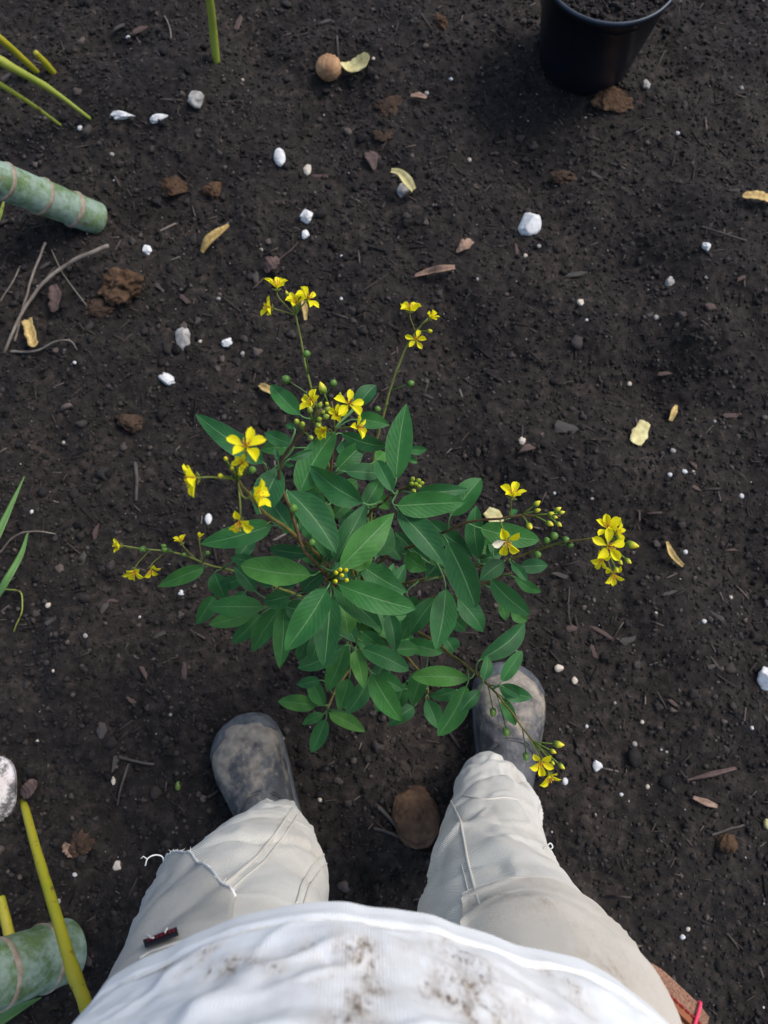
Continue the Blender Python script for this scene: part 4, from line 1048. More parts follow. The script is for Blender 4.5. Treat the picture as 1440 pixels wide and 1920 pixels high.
# ---- boots
def boot(toe, ang_out, side):
    """toe: world point of the toe tip on the ground, ang_out: heading (radians, + turns to +X), side: -1 / 1"""
    L = .292
    ts = np.array([0, .012, .04, .10, .22, .38, .52, .64, .74, .82, .88, .93, .965, .988, 1.0])
    hw = np.array([.004, .018, .029, .0345, .037, .039, .0445, .0515, .0555, .0560, .0525, .0450, .0345, .0215, .003])
    bend = side*np.interp(ts, [0, .4, .75, 1], [0, .003, 0, -.010])
    tp = np.array([.060, .072, .080, .088, .098, .110, .104, .086, .076, .071, .067, .061, .054, .046, .034])
    yy = (ts-1)*L
    def out(pts):
        c, s = math.cos(ang_out), math.sin(ang_out); pts = np.asarray(pts)
        return np.stack([toe[0]+pts[:, 0]*c+pts[:, 1]*s, toe[1]-pts[:, 0]*s+pts[:, 1]*c, toe[2]+pts[:, 2]], 1)
    tt = np.linspace(0, 1, 70)**.92
    nph = 40; rings = []; z0 = .020
    for t in tt:
        w, h, b, y = np.interp(t, ts, hw), np.interp(t, ts, tp), np.interp(t, ts, bend), np.interp(t, ts, yy)
        ring = []
        for j in range(nph):
            a = math.pi*2*j/nph; ca, sa = math.cos(a), math.sin(a)
            ex = .80 if sa > 0 else .35
            x = w*math.copysign(abs(ca)**.80, ca)*(1+.05*max(0, math.sin(2*a)*math.copysign(1, ca))); z = z0+((h-z0)*abs(sa)**ex if sa > 0 else -.004*abs(sa))
            ring.append((x+b, y, z))
        rings.append(np.array(ring))
    V, Fc, U = loft(rings)
    # creases across the vamp where the foot bends
    fl = np.exp(-((V[:, 1]+.105)/.035)**2)*np.clip((V[:, 2]-.05)/.03, 0, 1)
    V[:, 2] += fl*(.0042*np.sin(V[:, 1]*230+V[:, 0]*side*90)+.005*noise3(V*45, 9))
    V[:, 2] += .0022*noise3(V*38, 4)*np.clip((V[:, 2]-.03)/.02, 0, 1)
    d0 = V[:, 1].copy()
    n0 = len(V)
    Vw = out(V)
    org = toe+np.array([0, 0, 0])
    # keep the local Y axis along the boot for the dust: make the object rotated
    e = bpy.data.meshes.new('boot'); e.from_pydata([tuple(v) for v in V], [], Fc); e.update()
    e.polygons.foreach_set('use_smooth', np.ones(len(e.polygons), bool)); e.materials.append(M['boot'])
    R = Matrix.Rotation(-ang_out, 3, 'Z')
    bo = link('boot', e, org, person, R, (1, 1, 1))
    def sub(name, V, Fc, mat, smooth=True):
        me = bpy.data.meshes.new(name); me.from_pydata([tuple(v) for v in V], [], Fc); me.update()
        if smooth: me.polygons.foreach_set('use_smooth', np.ones(len(me.polygons), bool))
        me.materials.append(M[mat]); o = bpy.data.objects.new(name, me); COL.objects.link(o); o.parent = bo; ORG[o.name] = org; return o
    # sole: outline a little wider than the upper
    n = 60; te = np.linspace(0, 1, n)**.9; te[-1] = 1
    o = [(np.interp(t, ts, hw)+.0030+np.interp(t, ts, bend), np.interp(t, ts, yy)+.002*(2*t-1)) for t in te]+[(-np.interp(t, ts, hw)-.0030+np.interp(t, ts, bend), np.interp(t, ts, yy)+.002*(2*t-1)) for t in te[::-1]]
    o = np.array(o); m = len(o); rr = []
    for z, k in ((-.012, .97), (0.0, .99), (.010, 1.0), (.019, 1.0), (.0225, .985), (.0235, .93)):
        c = o.mean(0); rr.append(np.concatenate([c+(o-c)*k, np.full((m, 1), z)], 1))
    V, Fc, U = loft(rr); Fc.append(tuple(range(m))[::-1]); Fc.append(tuple(len(V)-m+j for j in range(m)))
    sub('sole', V, Fc, 'rubber')
    # rubber toe cap: a thin shell over the front of the upper
    rr = []
    for u, k in zip(np.r_[0, 0, np.linspace(.03, 1, 18)], np.r_[.97, 1.03, np.full(18, 1.03)]):
        ring = []
        for q in np.linspace(-.05, math.pi+.05, 40):
            ca, sa = math.cos(q), math.sin(q); t0 = .945-.10*abs(ca)**1.6; t = t0+(1-t0)*u
            w, h, b, y = np.interp(t, ts, hw), np.interp(t, ts, tp), np.interp(t, ts, bend), np.interp(t, ts, yy)
            o_ = .0012 if k > 1 else -.002
            ring.append(((w*k+o_)*math.copysign(abs(ca)**.80, ca)*(1+.05*max(0, math.sin(2*q)*math.copysign(1, ca)))+b, y+(.0030*u), z0+((h-z0)*k+o_)*max(0, sa)**.80-.002))
        rr.append(np.array(ring))
    V, Fc, U = loft(rr, False); sub('toe_cap', V, Fc, 'rubber')
    # stitched vamp seam over the instep and a side seam
    def on_upper(t, q, k=1.0):
        w, h, b, y = np.interp(t, ts, hw), np.interp(t, ts, tp), np.interp(t, ts, bend), np.interp(t, ts, yy)
        ca, sa = math.cos(q), math.sin(q)
        return np.array([w*k*math.copysign(abs(ca)**.80, ca)*(1+.05*max(0, math.sin(2*q)*math.copysign(1, ca)))+b, y, z0+(h-z0)*k*max(0, sa)**.80+.0008])
    for dt in (0, .012):
        c = np.array([on_upper(.60+dt-.16*abs(math.cos(q))**2, q, 1.01) for q in np.linspace(.12, math.pi-.12, 40)]); V, Fc, U = tube_geo(c, .0010, 5); sub('seam', V, Fc, 'rubber')
    # shaft inside the trouser leg
    rr = []
    ph = np.linspace(0, 2*math.pi, 28, endpoint=False)
    for z, rx, ry, yc in ((.06, .033, .060, -.215), (.10, .031, .050, -.214), (.125, .028, .044, -.212), (.128, .004, .006, -.212)):
        rr.append(np.stack([-side*.006+rx*np.cos(ph), yc+ry*np.sin(ph), np.full_like(ph, z)], -1))
    V, Fc, U = loft(rr); sub('shaft', V, Fc, 'boot')
    return bo
tl = P(430, 1352, .045); tr_ = P(968, 1245, .045)
zl = hg(tl[0], tl[1]-.1); zr = hg(tr_[0], tr_[1]-.1)
bL = boot(np.array([tl[0], tl[1], zl-.004]), D(-26), -1)
bR = boot(np.array([tr_[0], tr_[1], zr-.004]), D(8), 1)

# ---- the body itself, one continuous skin inside the clothes
def body():
    J = {'pelvis': (0, -.240, .90, .085, .075), 'belly': (0, -.240, 1.03, .10, .078), 'chest': (0, -.245, 1.22, .12, .082), 'neck0': (0, -.240, 1.42, .055, .055), 'neck1': (0, -.222, 1.50, .052, .052),
         'head0': (0, -.196, 1.565, .070, .078), 'head1': (0, -.190, 1.64, .074, .088), 'head2': (0, -.200, 1.70, .045, .055)}
    E = [('pelvis', 'belly'), ('belly', 'chest'), ('chest', 'neck0'), ('neck0', 'neck1'), ('neck1', 'head0'), ('head0', 'head1'), ('head1', 'head2')]
    J['nose'] = (0, -.098, 1.590, .010, .011); E.append(('head0', 'nose'))
    for s, n, LEG in ((1, 'r', LEG_R), (-1, 'l', LEG_L)):
        J[n+'sh'] = (s*.165, -.245, 1.36, .048, .048); J[n+'el'] = (s*.285, -.275, 1.08, .036, .036); J[n+'wr'] = (s*.310, -.235, .84, .026, .022); J[n+'pa'] = (s*.312, -.222, .765, .034, .016)
        E += [('chest', n+'sh'), (n+'sh', n+'el'), (n+'el', n+'wr'), (n+'wr', n+'pa')]
        for k, (dy, ln) in enumerate(((-.030, .062), (-.010, .075), (.010, .080), (.029, .072))):
            J[f'{n}f{k}'] = (s*.311, -.222+dy, .735, .0095, .009); J[f'{n}g{k}'] = (s*.303, -.218+dy, .735-ln*.5, .0085, .0085); J[f'{n}h{k}'] = (s*.290, -.214+dy, .735-ln, .007, .007)
            E += [(n+'pa', f'{n}f{k}'), (f'{n}f{k}', f'{n}g{k}'), (f'{n}g{k}', f'{n}h{k}')]
        J[n+'t0'] = (s*.300, -.185, .785, .012, .011); J[n+'t1'] = (s*.290, -.165, .750, .0095, .009); E += [(n+'pa', n+'t0'), (n+'t0', n+'t1')]
        for nm, z, r in (('hip', .80, .070), ('kn', .46, .050), ('an', .12, .036)):
            x, y, _, _ = leg_at(LEG, z); J[n+nm] = (float(x), float(y), z, r, r)
        E += [('pelvis', n+'hip'), (n+'hip', n+'kn'), (n+'kn', n+'an')]
    names = list(J); idx = {k: i for i, k in enumerate(names)}
    me = bpy.data.meshes.new('body'); off = ORG['person']
    me.from_pydata([tuple(np.array(J[k][:3])-off) for k in names], [(idx[a], idx[b]) for a, b in E], []); me.update()
    o = bpy.data.objects.new('body', me); COL.objects.link(o); o.parent = person; ORG[o.name] = off
    sk = o.modifiers.new('Skin', 'SKIN'); sk.use_smooth_shade = True
    if not me.skin_vertices: bpy.context.view_layer.objects.active = o
    for i, k in enumerate(names):
        sv = me.skin_vertices[0].data[i]; sv.radius = (J[k][3], J[k][4]); sv.use_root = (k == 'pelvis')
    ss = o.modifiers.new('Subdivision', 'SUBSURF'); ss.levels = 1; ss.render_levels = 1
    me.materials.append(M['skin'])
    v, f = ICO[3]
    hv = v*np.array([.086, .100, .075]); hv = hv[:, :]+np.array([0, -.205, 1.675]); hv += .006*noise3(hv*60, 5)[:, None]*v
    mk('hair', hv, f, 'hair', person)
body()

# ---- leather sheath worn on the hip
so_ = P(1243, 1868, .70)
sheath = thing('leather_sheath', so_, 'stitched brown leather sheath hanging at the hip of the cream trousers', 'sheath')
def box_loft(prof, axis_pts, U_, W_):
    rr = [np.array([p+U_*a*s+W_*b*s2 for a, b in prof]) for p, s, s2 in axis_pts]
    V, Fc, U = loft(rr); n = len(prof); Fc.append(tuple(range(n))[::-1]); Fc.append(tuple(len(V)-n+j for j in range(n))); return V, Fc, U
A0, A1 = P(1216, 1822, .715), P(1308, 1908, .705)
ax = (A1-A0); Ln = np.linalg.norm(ax); ax /= Ln
dn = np.array([-.12, -.55, -1.0]); dn /= np.linalg.norm(dn); nm = np.cross(ax, dn); nm /= np.linalg.norm(nm)
if nm[0] < 0: nm = -nm
def slab(p0, lx, ly, th, rad=.3, segs=1):
    """a bevelled leather layer: lx along the mouth, ly down, th thick"""
    pr = [(-.5, -.35), (-.35, -.5), (.35, -.5), (.5, -.35), (.5, .35), (.35, .5), (-.35, .5), (-.5, .35)]
    rr = []
    for t, k in ((0, .75), (.01, 1), (.5, 1.0), (.97, .8), (1.0, .6)):
        c = p0+ax*lx/2+dn*ly*t
        rr.append(np.array([c+ax*lx*k*a+nm*th*b for a, b in pr]))
    V, Fc, U = loft(rr); n = len(pr); Fc += [tuple(range(n))[::-1], tuple(len(V)-n+j for j in range(n))]; return V, Fc, U
g = slab(A0-nm*.0105+dn*.004, Ln*1.25, .11, .0050); mk('back_layer', g[0], g[1], 'leather', sheath, smooth=False)
g = slab(A0-nm*.0045, Ln*1.22, .105, .0050); mk('welt', g[0], g[1], 'leather', sheath, smooth=False)
g = slab(A0+nm*.003, Ln*1.2, .10, .0110); mk('front_layer', g[0], g[1], 'leather_edge', sheath, smooth=False)
for k in range(9):
    p = A0+ax*(Ln*(.06+.115*k)); vs, fs, uv = tube_geo(smooth_line([p-nm*.0022+dn*.001, p-nm*.0022-dn*.0010+ax*.002, p-nm*.0022+ax*.0045+dn*.0006], 8), .0009, 5); mk('stitch', vs, fs, 'thread_red', sheath)
p = A0+ax*Ln*.97
vs, fs, uv = tube_geo(smooth_line([p-nm*.010-dn*.0018, p-nm*.002-dn*.0026, p+nm*.009-dn*.0015, p+nm*.0105+dn*.004], 14), .0012, 6); mk('stitch', vs, fs, 'thread_pink', sheath)

# ================================================================== PLANT POT
pot_c = np.array([.412, 1.300, 0]); pot_c[2] = hg(pot_c[0], pot_c[1]-.05)-.004
pot = thing('plant_pot', pot_c, 'black plastic nursery pot filled with dark soil', 'pot')
ph = np.linspace(0, 2*math.pi, 72, endpoint=False)
rr = []
for z, r in ((.0, .0), (.0, .080), (.003, .0905), (.010, .0935), (.09, .106), (.185, .1195), (.186, .1225), (.2005, .1245), (.2025, .1235), (.2015, .1212), (.190, .1190), (.15, .112), (.10, .105)):
    rr.append(pot_c+np.stack([r*np.cos(ph), r*np.sin(ph), np.full_like(ph, z)], -1))
V, Fc, U = loft(rr); mk('pot_wall', V, Fc, 'pot', pot, uvs=U)
rr = [pot_c+np.stack([r*np.cos(ph), r*np.sin(ph), np.full_like(ph, z)], -1) for z, r in ((.1965, .1240), (.1995, .1262), (.2025, .1265), (.2048, .1248), (.2046, .1222), (.2010, .1205))]
V, Fc, U = loft(rr); mk('rim', V, Fc, 'pot_lip', pot, uvs=U)
rr = []
for r in np.linspace(0.0005, .1185, 40):
    p = pot_c+np.stack([r*np.cos(ph), r*np.sin(ph), np.zeros_like(ph)], -1)
    p[:, 2] += .176+.006*noise2(p[:, 0], p[:, 1], 40, 8)+.004*noise2(p[:, 0], p[:, 1], 120, 9); rr.append(p)
V, Fc, U = loft(rr); mk('potting_soil', V, Fc, 'soil', pot)
v, f = ICO[0]; cr = []
for k in range(900):
    a, q = rnd.uniform(0, 6.28), .112*math.sqrt(rnd.random()); s = rnd.uniform(.0018, .0045)
    x, y = pot_c[0]+q*math.cos(a), pot_c[1]+q*math.sin(a)
    cr.append((v*s*(1+.2*nr.normal(0, 1, (12, 1)))+np.array([x, y, pot_c[2]+.177+.006*float(noise2(np.array([x]), np.array([y]), 40, 8)[0])]), [tuple(t) for t in f]))
V, Fc, U = merge(cr); o = mk('soil_crumbs', V, Fc, 'crumb', pot, smooth=False); o['kind'] = 'stuff'

# ================================================================== PALM STEMS AND SHOOTS
def palm_stem(b, through, rad, label, rings, length=1.7, bend=(0, 0, 0)):
    b = np.asarray(b, float); d = np.asarray(through)-b; d /= np.linalg.norm(d)
    o = thing('palm_tree', b, label, 'palm', 'ringed palm trunks')
    n = 160; t = np.linspace(0, length, n)
    c = b+d*t[:, None]+np.asarray(bend)*(np.clip(t, 0, None)[:, None]**2)
    r = np.full(n, rad)
    for s in rings: r += .0022*np.exp(-((t-s)/.006)**2)-.0010*np.exp(-((t-s-.015)/.012)**2)
    r = r*(1-.06*np.clip(t, 0, 1)); r = r+.0012*noise3(np.stack([t*14, t*0, t*0], -1), 3)
    vs, fs, uv = tube_geo(c, r, 40, caps=False); mk('trunk', vs, fs, 'palm', o, uvs=uv)
    cf = np.concatenate([vs[:40], vs[:40]*.93+c[0]*.07-d*.002, [c[0]-d*.001]]); mk('cut_end', cf, [(j, (j+1) % 40, 40+(j+1) % 40, 40+j) for j in range(40)]+[(40+j, 40+(j+1) % 40, 80) for j in range(40)], 'scar', o)
    for s in rings:
        tt = np.linspace(s-.005, s+.005, 9); cc = b+d*tt[:, None]+np.asarray(bend)*(tt[:, None]**2)
        prof = np.interp(tt, t, r)+.0016*np.sin(np.linspace(0, math.pi, 9))-.0004
        vs, fs, uv = tube_geo(cc, prof, 40, caps=False)
        w = .004*np.stack([noise3(vs*28+3, 5)]*3, 1)*d; mk('leaf_scar', vs+w, fs, 'scar', o, uvs=uv)
    return o
def at_depth(px, py, dep):
    d = ray(px, py); return CAMP+d*dep          # the ray has unit depth along the view axis
b = G(186, 417)
palm_stem(b+np.array([0, 0, .012]), at_depth(0, 338, 1.33), .0315, 'slimmer waxy blue-green palm stem leaning beyond the brown clods', [.052, .120, .190, .250, .30, .37, .45, .53, .62, .71, .81, .92, 1.04, 1.17, 1.31, 1.46], 1.6)
b = G(128, 1778)
palm_stem(b+np.array([0, 0, .010]), at_depth(0, 1826, 1.045), .0445, 'thick dull green palm stem beside the yellow stalk', [.040, .112, .18, .25, .33, .42, .52, .63, .75, .88, 1.02, 1.17, 1.33, 1.5], 1.7)

def shoot(pix, radii, mat, label, name='palm_shoot', cat='shoot', group=None, tip=True, extra=None, nodes=()):
    """pix: (px, py, height above soil or None for on the soil)"""
    pts = []
    for a, b, z in pix: pts.append(G(a, b)-np.array([0, 0, .006]) if z is None else P(a, b, z))
    if extra is not None: pts.append(pts[-1]+np.asarray(extra))
    n = 40; c = smooth_line(pts, n)
    r = np.interp(np.linspace(0, 1, n), np.linspace(0, 1, len(radii)), radii)
    for s in nodes: r = r+.0012*np.exp(-((np.linspace(0, 1, n)-s)/.02)**2)
    r = r*(1+.05*noise3(c*50, 6))
    vs, fs, uv = tube_geo(c, r, 12)
    o = mk(name, vs, fs, mat, origin=pts[0], uvs=uv); tag(o, label, cat, group); return o
SG = 'young palm shoots rising from the soil'
shoot([(172, 222, None), (95, 168, .08), (0, 113, .17)], [.003, .0070, .0078, .0080], 'shoot_green', 'long green jointed shoot beside the two flat white stones', group=SG, extra=(-.16, .02, .22), nodes=(.22, .4))
shoot([(116, 234, None), (60, 196, .06), (0, 158, .13)], [.0025, .0048, .0052, .0054], 'shoot_green', 'thin green shoot running under the long jointed one', group=SG, extra=(-.15, 0, .2))
shoot([(70, 134, None), (35, 103, .05), (0, 72, .10)], [.006, .0068, .0068, .006], 'shoot_yellow', 'yellow shoot beside the short olive stub', group=SG, extra=(-.12, .02, .16))
shoot([(100, 135, None), (82, 115, .025), (66, 98, .05)], [.007, .0068, .0056], 'shoot_yellow', 'short broken olive shoot stub', group=SG)
shoot([(405, 116, None), (400, 60, .07), (393, 0, .14)], [.008, .0078, .0088, .009], 'shoot_green', 'lone upright green shoot past the grey speckled pebble', group=SG, extra=(-.03, .03, .25))
shoot([(40, 1502, None), (70, 1600, .10), (105, 1715, .20), (140, 1830, .28), (162, 1890, .32)], [.0060, .0068, .0074, .0080, .0084], 'shoot_yellow', 'long yellow stalk with brown flecks crossing the thick palm stem', group=SG, extra=(.02, -.12, .22), nodes=(.55,))
shoot([(0, 1684, .06), (12, 1730, .075), (22, 1775, .085), (30, 1810, .06)], [.007, .0075, .008, .008], 'shoot_yellow', 'short yellow stalk behind the thick palm stem', group=SG)

# pale sheath fallen from the palm
def shell(name, c, rx, ry, h, rot, mat, thick=.004):
    nu, nv = 22, 18; top = []
    for i in range(nv):
        for j in range(nu):
            a, b2 = j/(nu-1)*2-1, i/(nv-1)*2-1
            w = math.sqrt(max(0, 1-abs(b2)**3.2)); x, y = a*w*rx, b2*ry
            top.append((x, y, h*(1-.9*a*a)*(1-.3*b2*b2)+.004*float(noise3(np.array([x*30, y*30, 1.0]), 4))))
    top = np.array(top); cr_, sr_ = math.cos(rot), math.sin(rot)
    top = np.stack([top[:, 0]*cr_-top[:, 1]*sr_, top[:, 0]*sr_+top[:, 1]*cr_, top[:, 2]], 1)+np.asarray(c)
    V = np.concatenate([top, top-np.array([0, 0, thick])]); o = nu*nv; fs = []
    for i in range(nv-1):
        for j in range(nu-1):
            q = (i*nu+j, i*nu+j+1, (i+1)*nu+j+1, (i+1)*nu+j); fs += [q, tuple(o+k for k in q[::-1])]
    for i in range(nv-1):
        for j in (0, nu-1): fs.append((i*nu+j, (i+1)*nu+j, o+(i+1)*nu+j, o+i*nu+j))
    for j in range(nu-1):
        for i in (0, nv-1): fs.append((i*nu+j, i*nu+j+1, o+i*nu+j+1, o+i*nu+j))
    return mk(name, V, fs, mat)
def sheath_mat():
    m, t, b = new_mat('dirty_sheath'); v = N(t, 'ShaderNodeTexCoord').outputs['Object']
    c = ramp(t, tex_noise(t, v, 25, 4), [(.3, (.56, .46, .42)), (.7, (.74, .70, .68))])
    c = mix(t, ramp(t, tex_noise(t, v, 38, 8, .8), [(.47, (0, 0, 0)), (.58, (.92, .92, .92))]), c, (.04, .035, .03))
    t.links.new(c, b.inputs['Base Color']); b.inputs['Roughness'].default_value = .6; return m
M['dirty_sheath'] = sheath_mat()
tag(shell('palm_sheath', G(-26, 1482, .012), .047, .054, .022, .12, 'dirty_sheath'), 'pale pinkish fallen palm sheath smeared with soil at foot of yellow stalk', 'sheath')

# blades, dry stems and other strands
def strip(name, pix, widths_px, mat, label, cat, group=None, curl=.3, wav=0.0, lift=.004, thick=.0007, n=18, flat=False):
    pts = []
    for q in pix: pts.append(G(q[0], q[1], lift if len(q) < 3 else q[2]))
    wd = [pxm(w_, pts[0]) for w_ in widths_px]
    vs, fs, uv = ribbon(pts, wd, curl, thick, n, 5, wav=wav, seed=len(label))
    o = mk(name, vs, fs, mat, uvs=uv); tag(o, label, cat, group); return o
def strand(name, pix, r0, r1, mat, label, cat, group=None, sides=7):
    pts = [G(q[0], q[1], .003 if len(q) < 3 else q[2]) for q in pix]
    n = 34; c = smooth_line(pts, n); c = c+.0015*np.stack([noise3(c*45+k*7, 20+k) for k in range(3)], 1)
    vs, fs, uv = tube_geo(c, np.linspace(r0, r1, n), sides); o = mk(name, vs, fs, mat, uvs=uv); tag(o, label, cat, group); return o
strip('grass_blade', [(46, 893, .02), (25, 940, .03), (0, 995, .04), (-30, 1060, .03)], [1, 9, 15, 14], 'grass', 'green grass blade with its tip pointing away from the other blade', 'grass blade', 'grass blades by the dry stems')
strip('grass_blade', [(52, 1000, .03), (40, 1040, .05), (15, 1085, .06), (-15, 1135, .04)], [3, 11, 14, 12], 'grass', 'green grass blade crossed by a dry stalk', 'grass blade', 'grass blades by the dry stems')
strip('palm_leaf_tip', [(8, 376, .05), (3, 395, .05), (-4, 415, .05), (-20, 450, .03)], [3, 9, 10, 8], 'shoot_green', 'sliver of bright yellow-green leaf under the slim palm stem', 'leaf')
strip('palm_leaf_tip', [(78, 1870, .03), (45, 1885, .03), (0, 1908, .03), (-60, 1935, .02)], [2, 20, 34, 30], 'grass', 'green leaf lying beneath the thick palm stem', 'leaf', curl=.5)
strand('dry_stalk', [(0, 1036), (25, 1008, .012), (60, 996, .02), (105, 1001, .006)], .0016, .0010, 'dry_stem', 'dry curved stalk crossing a green grass blade', 'dry stalk', 'dry stalks')
strand('dry_stalk', [(8, 1105), (38, 1112, .014), (40, 1145, .014), (24, 1186)], .0014, .0008, 'shoot_green', 'thin curling green tendril below the grass blades', 'tendril')
DS = 'dry stalks below the slim palm stem'
strand('dry_stalk', [(205, 461, .03), (160, 478, .028), (115, 503, .022), (70, 545, .014), (35, 600, .008), (8, 662)], .0040, .0026, 'dry_stem', 'thick grey dry stalk arching out from under the slim palm stem', 'dry stalk', DS)
strand('dry_stalk', [(86, 455, .02), (62, 515, .02), (45, 570, .012), (28, 640)], .0024, .0020, 'dry_stem', 'straight dry stalk behind the arching one', 'dry stalk', DS)
strand('dry_stalk', [(20, 660), (70, 657, .008), (110, 640, .014), (135, 641, .012), (145, 656)], .0026, .0012, 'dry_stem', 'dry stalk with hooked end beside the tan husk scrap', 'dry stalk', DS)
strand('dry_stalk', [(96, 468), (120, 515, .008), (148, 555, .006), (175, 590)], .0011, .0009, 'dry_stem', 'hair-thin dry stalk leaning towards the big brown clod', 'dry stalk', DS)
strand('dry_stalk', [(0, 565), (22, 530, .008), (38, 498)], .0016, .0012, 'dry_stem', 'short dry stalk piece beside the straight one', 'dry stalk', DS)
strand('twig', [(708, 1512), (735, 1540, .006), (765, 1572)], .0034, .0026, 'chip_grey', 'dark twig leaning on the brown husk between the boots', 'twig', 'twigs by the husk')
strand('twig', [(700, 1552), (740, 1565, .006), (768, 1576)], .0026, .0020, 'chip_grey', 'thinner dark twig meeting the other beneath the husk', 'twig', 'twigs by the husk')
strand('twig', [(222, 1420), (255, 1428, .006), (288, 1433)], .0026, .0020, 'chip_grey', 'straight grey twig lying crosswise beyond the yellow stalk', 'twig', 'twigs on the soil')
strand('twig', [(241, 1432), (228, 1470, .006), (220, 1510)], .0024, .0014, 'chip_grey', 'grey twig forming a T with the crosswise one', 'twig', 'twigs on the soil')
strand('twig', [(600, 1205+300), (560+70, 1500)], .0010, .0008, 'chip_grey', 'tiny twig fragment between the boots', 'twig', 'twigs on the soil')
strand('twig', [(560, 455), (530, 480, .006), (510, 500)], .0012, .0010, 'chip_pink', 'fine reddish root hair ending in a crumpled brown leaf', 'twig', 'twigs on the soil')
strand('twig', [(1068, 1100), (1066, 1140, .005), (1070, 1180)], .0014, .0010, 'chip_grey', 'thin grey twig on the soil past the shrub leaves', 'twig', 'twigs on the soil')
strand('twig', [(1335, 1565), (1365, 1556, .006), (1395, 1545)], .0022, .0014, 'chip_grey', 'grey twig beside the small brown seed ball', 'twig', 'twigs on the soil')
strand('twig', [(308, 30), (318, 50, .006), (321, 72)], .0014, .0012, 'dry_stem', 'short pale twig before the lone green shoot', 'twig', 'twigs on the soil')
strand('twig', [(632, 68), (633, 90, .008), (635, 116)], .0020, .0016, 'chip_grey', 'thin dark stalk sticking up behind the tan nut', 'twig', 'twigs on the soil')
strand('twig', [(252, 868), (256, 900, .006), (254, 938)], .0036, .0026, 'chip_grey', 'crooked grey root piece lying past the left blossoms', 'twig', 'twigs on the soil')
strand('twig', [(1315, 425), (1350, 436, .006), (1400, 452)], .0022, .0016, 'chip_grey', 'dark twig beyond the small white pebble', 'twig', 'twigs on the soil')

# fallen leaves and scraps
FL = 'fallen leaf scraps'
strip('fallen_leaf', [(637, 118, .020), (655, 128, .016), (675, 122, .018), (692, 103, .024)], [4, 26, 30, 16], 'pale_leaf', 'pale yellow leaf leaning on the tan nut', 'leaf', FL, curl=.35, wav=.02)
strip('fallen_leaf', [(381, 474), (395, 455, .012), (412, 440, .016), (430, 423, .022)], [8, 19, 16, 5], 'straw', 'rolled straw-coloured leaf with hooked tip', 'leaf', FL, curl=1.3)
strip('fallen_leaf', [(733, 322, .030), (748, 326, .034), (762, 342, .030), (773, 358, .012)], [9, 14, 20, 12], 'pale_leaf', 'curled yellow leaf propped on a grey stone', 'leaf', FL, curl=.9)
strip('fallen_leaf', [(778, 518), (805, 512, .008), (830, 507, .010), (853, 503, .010)], [5, 13, 15, 8], 'dry_leaf', 'long tan dry leaf curled like bark', 'leaf', FL, curl=1.1)
strip('fallen_leaf', [(856, 473), (868, 464, .012), (885, 452, .010)], [6, 24, 10], 'dry_leaf', 'small crumpled brown leaf near the tan curled one', 'leaf', FL, curl=.6, wav=.05)
strip('fallen_leaf', [(1392, 368, .014), (1415, 368, .014), (1450, 378, .012)], [10, 22, 20], 'straw', 'yellow leaf scrap on the soil far past the large white stone', 'leaf', FL, curl=.5, wav=.06)
strip('fallen_leaf', [(1190, 832, .006), (1200, 812, .012), (1210, 790, .010)], [26, 30, 20], 'pale_leaf', 'flat squarish pale yellow leaf scrap in a hollow', 'leaf', FL, curl=.15, wav=.02)
strip('fallen_leaf', [(1257, 789, .006), (1262, 775, .010), (1268, 760, .008)], [7, 12, 4], 'straw', 'narrow straw-coloured scrap near the squarish pale leaf', 'leaf', FL, curl=.6)
strip('fallen_leaf', [(1250, 1016, .008), (1260, 1042, .014), (1280, 1062, .010)], [4, 13, 7], 'straw', 'slender yellow crescent leaf beyond the farthest-reaching blossom spray', 'leaf', FL, curl=.9)
strip('fallen_leaf', [(487, 722, .006), (497, 728, .012), (512, 736, .012)], [7, 15, 12], 'straw', 'straw-coloured leaf bit beside a shrub leaf tip', 'leaf', FL, curl=.6)
strip('fallen_leaf', [(912, 958, .012), (925, 968, .016), (938, 982, .012)], [18, 30, 18], 'pale_leaf', 'pale cream leaf lying under the shrub branch of buds', 'leaf', FL, curl=.3)
strip('fallen_leaf', [(566, 562, .006), (572, 580, .012), (573, 600, .008)], [5, 12, 5], 'straw', 'thin straw leaf behind a yellow blossom spray', 'leaf', FL, curl=.7)
strip('fallen_leaf', [(690, 286, .008), (698, 300, .014), (702, 318, .008)], [12, 26, 6], 'brown_leaf', 'dusky pink dry leaf point standing in the soil', 'leaf', FL, curl=.4)
strip('fallen_leaf', [(52, 600, .014), (58, 622, .018), (65, 650, .014)], [18, 22, 18], 'straw', 'tan husk scrap lying among the dry stalks', 'leaf', FL, curl=.6, wav=.05)
strip('fallen_leaf', [(498, 510, .010), (508, 498, .014), (522, 484, .010)], [10, 26, 8], 'brown_leaf', 'crumpled brown leaf on the soil behind the blossom spray', 'leaf', FL, curl=.5, wav=.08)
strip('fallen_leaf', [(100, 535, .010), (105, 560, .014), (100, 585, .010)], [16, 26, 14], 'brown_leaf', 'dull reddish dry leaf under the arching dry stalk', 'leaf', FL, curl=.5, wav=.06)
strip('fallen_leaf', [(42, 1492, .010), (56, 1478, .016), (66, 1462, .012)], [16, 26, 16], 'brown_leaf', 'dusky mauve dry leaf at the base of the yellow stalk', 'leaf', FL, curl=.4, wav=.06)
strip('fallen_leaf', [(140, 1606, .008), (128, 1592, .014), (120, 1582, .012)], [10, 18, 10], 'dry_leaf', 'crumpled tan leaf clod beyond the long yellow stalk', 'leaf', FL, curl=.5, wav=.10)
strip('fallen_leaf', [(770, 180, .006), (785, 180, .010), (800, 184, .008)], [5, 12, 5], 'dry_leaf', 'small dull pink leaf shred beyond the brown soil patch', 'leaf', FL, curl=.6)
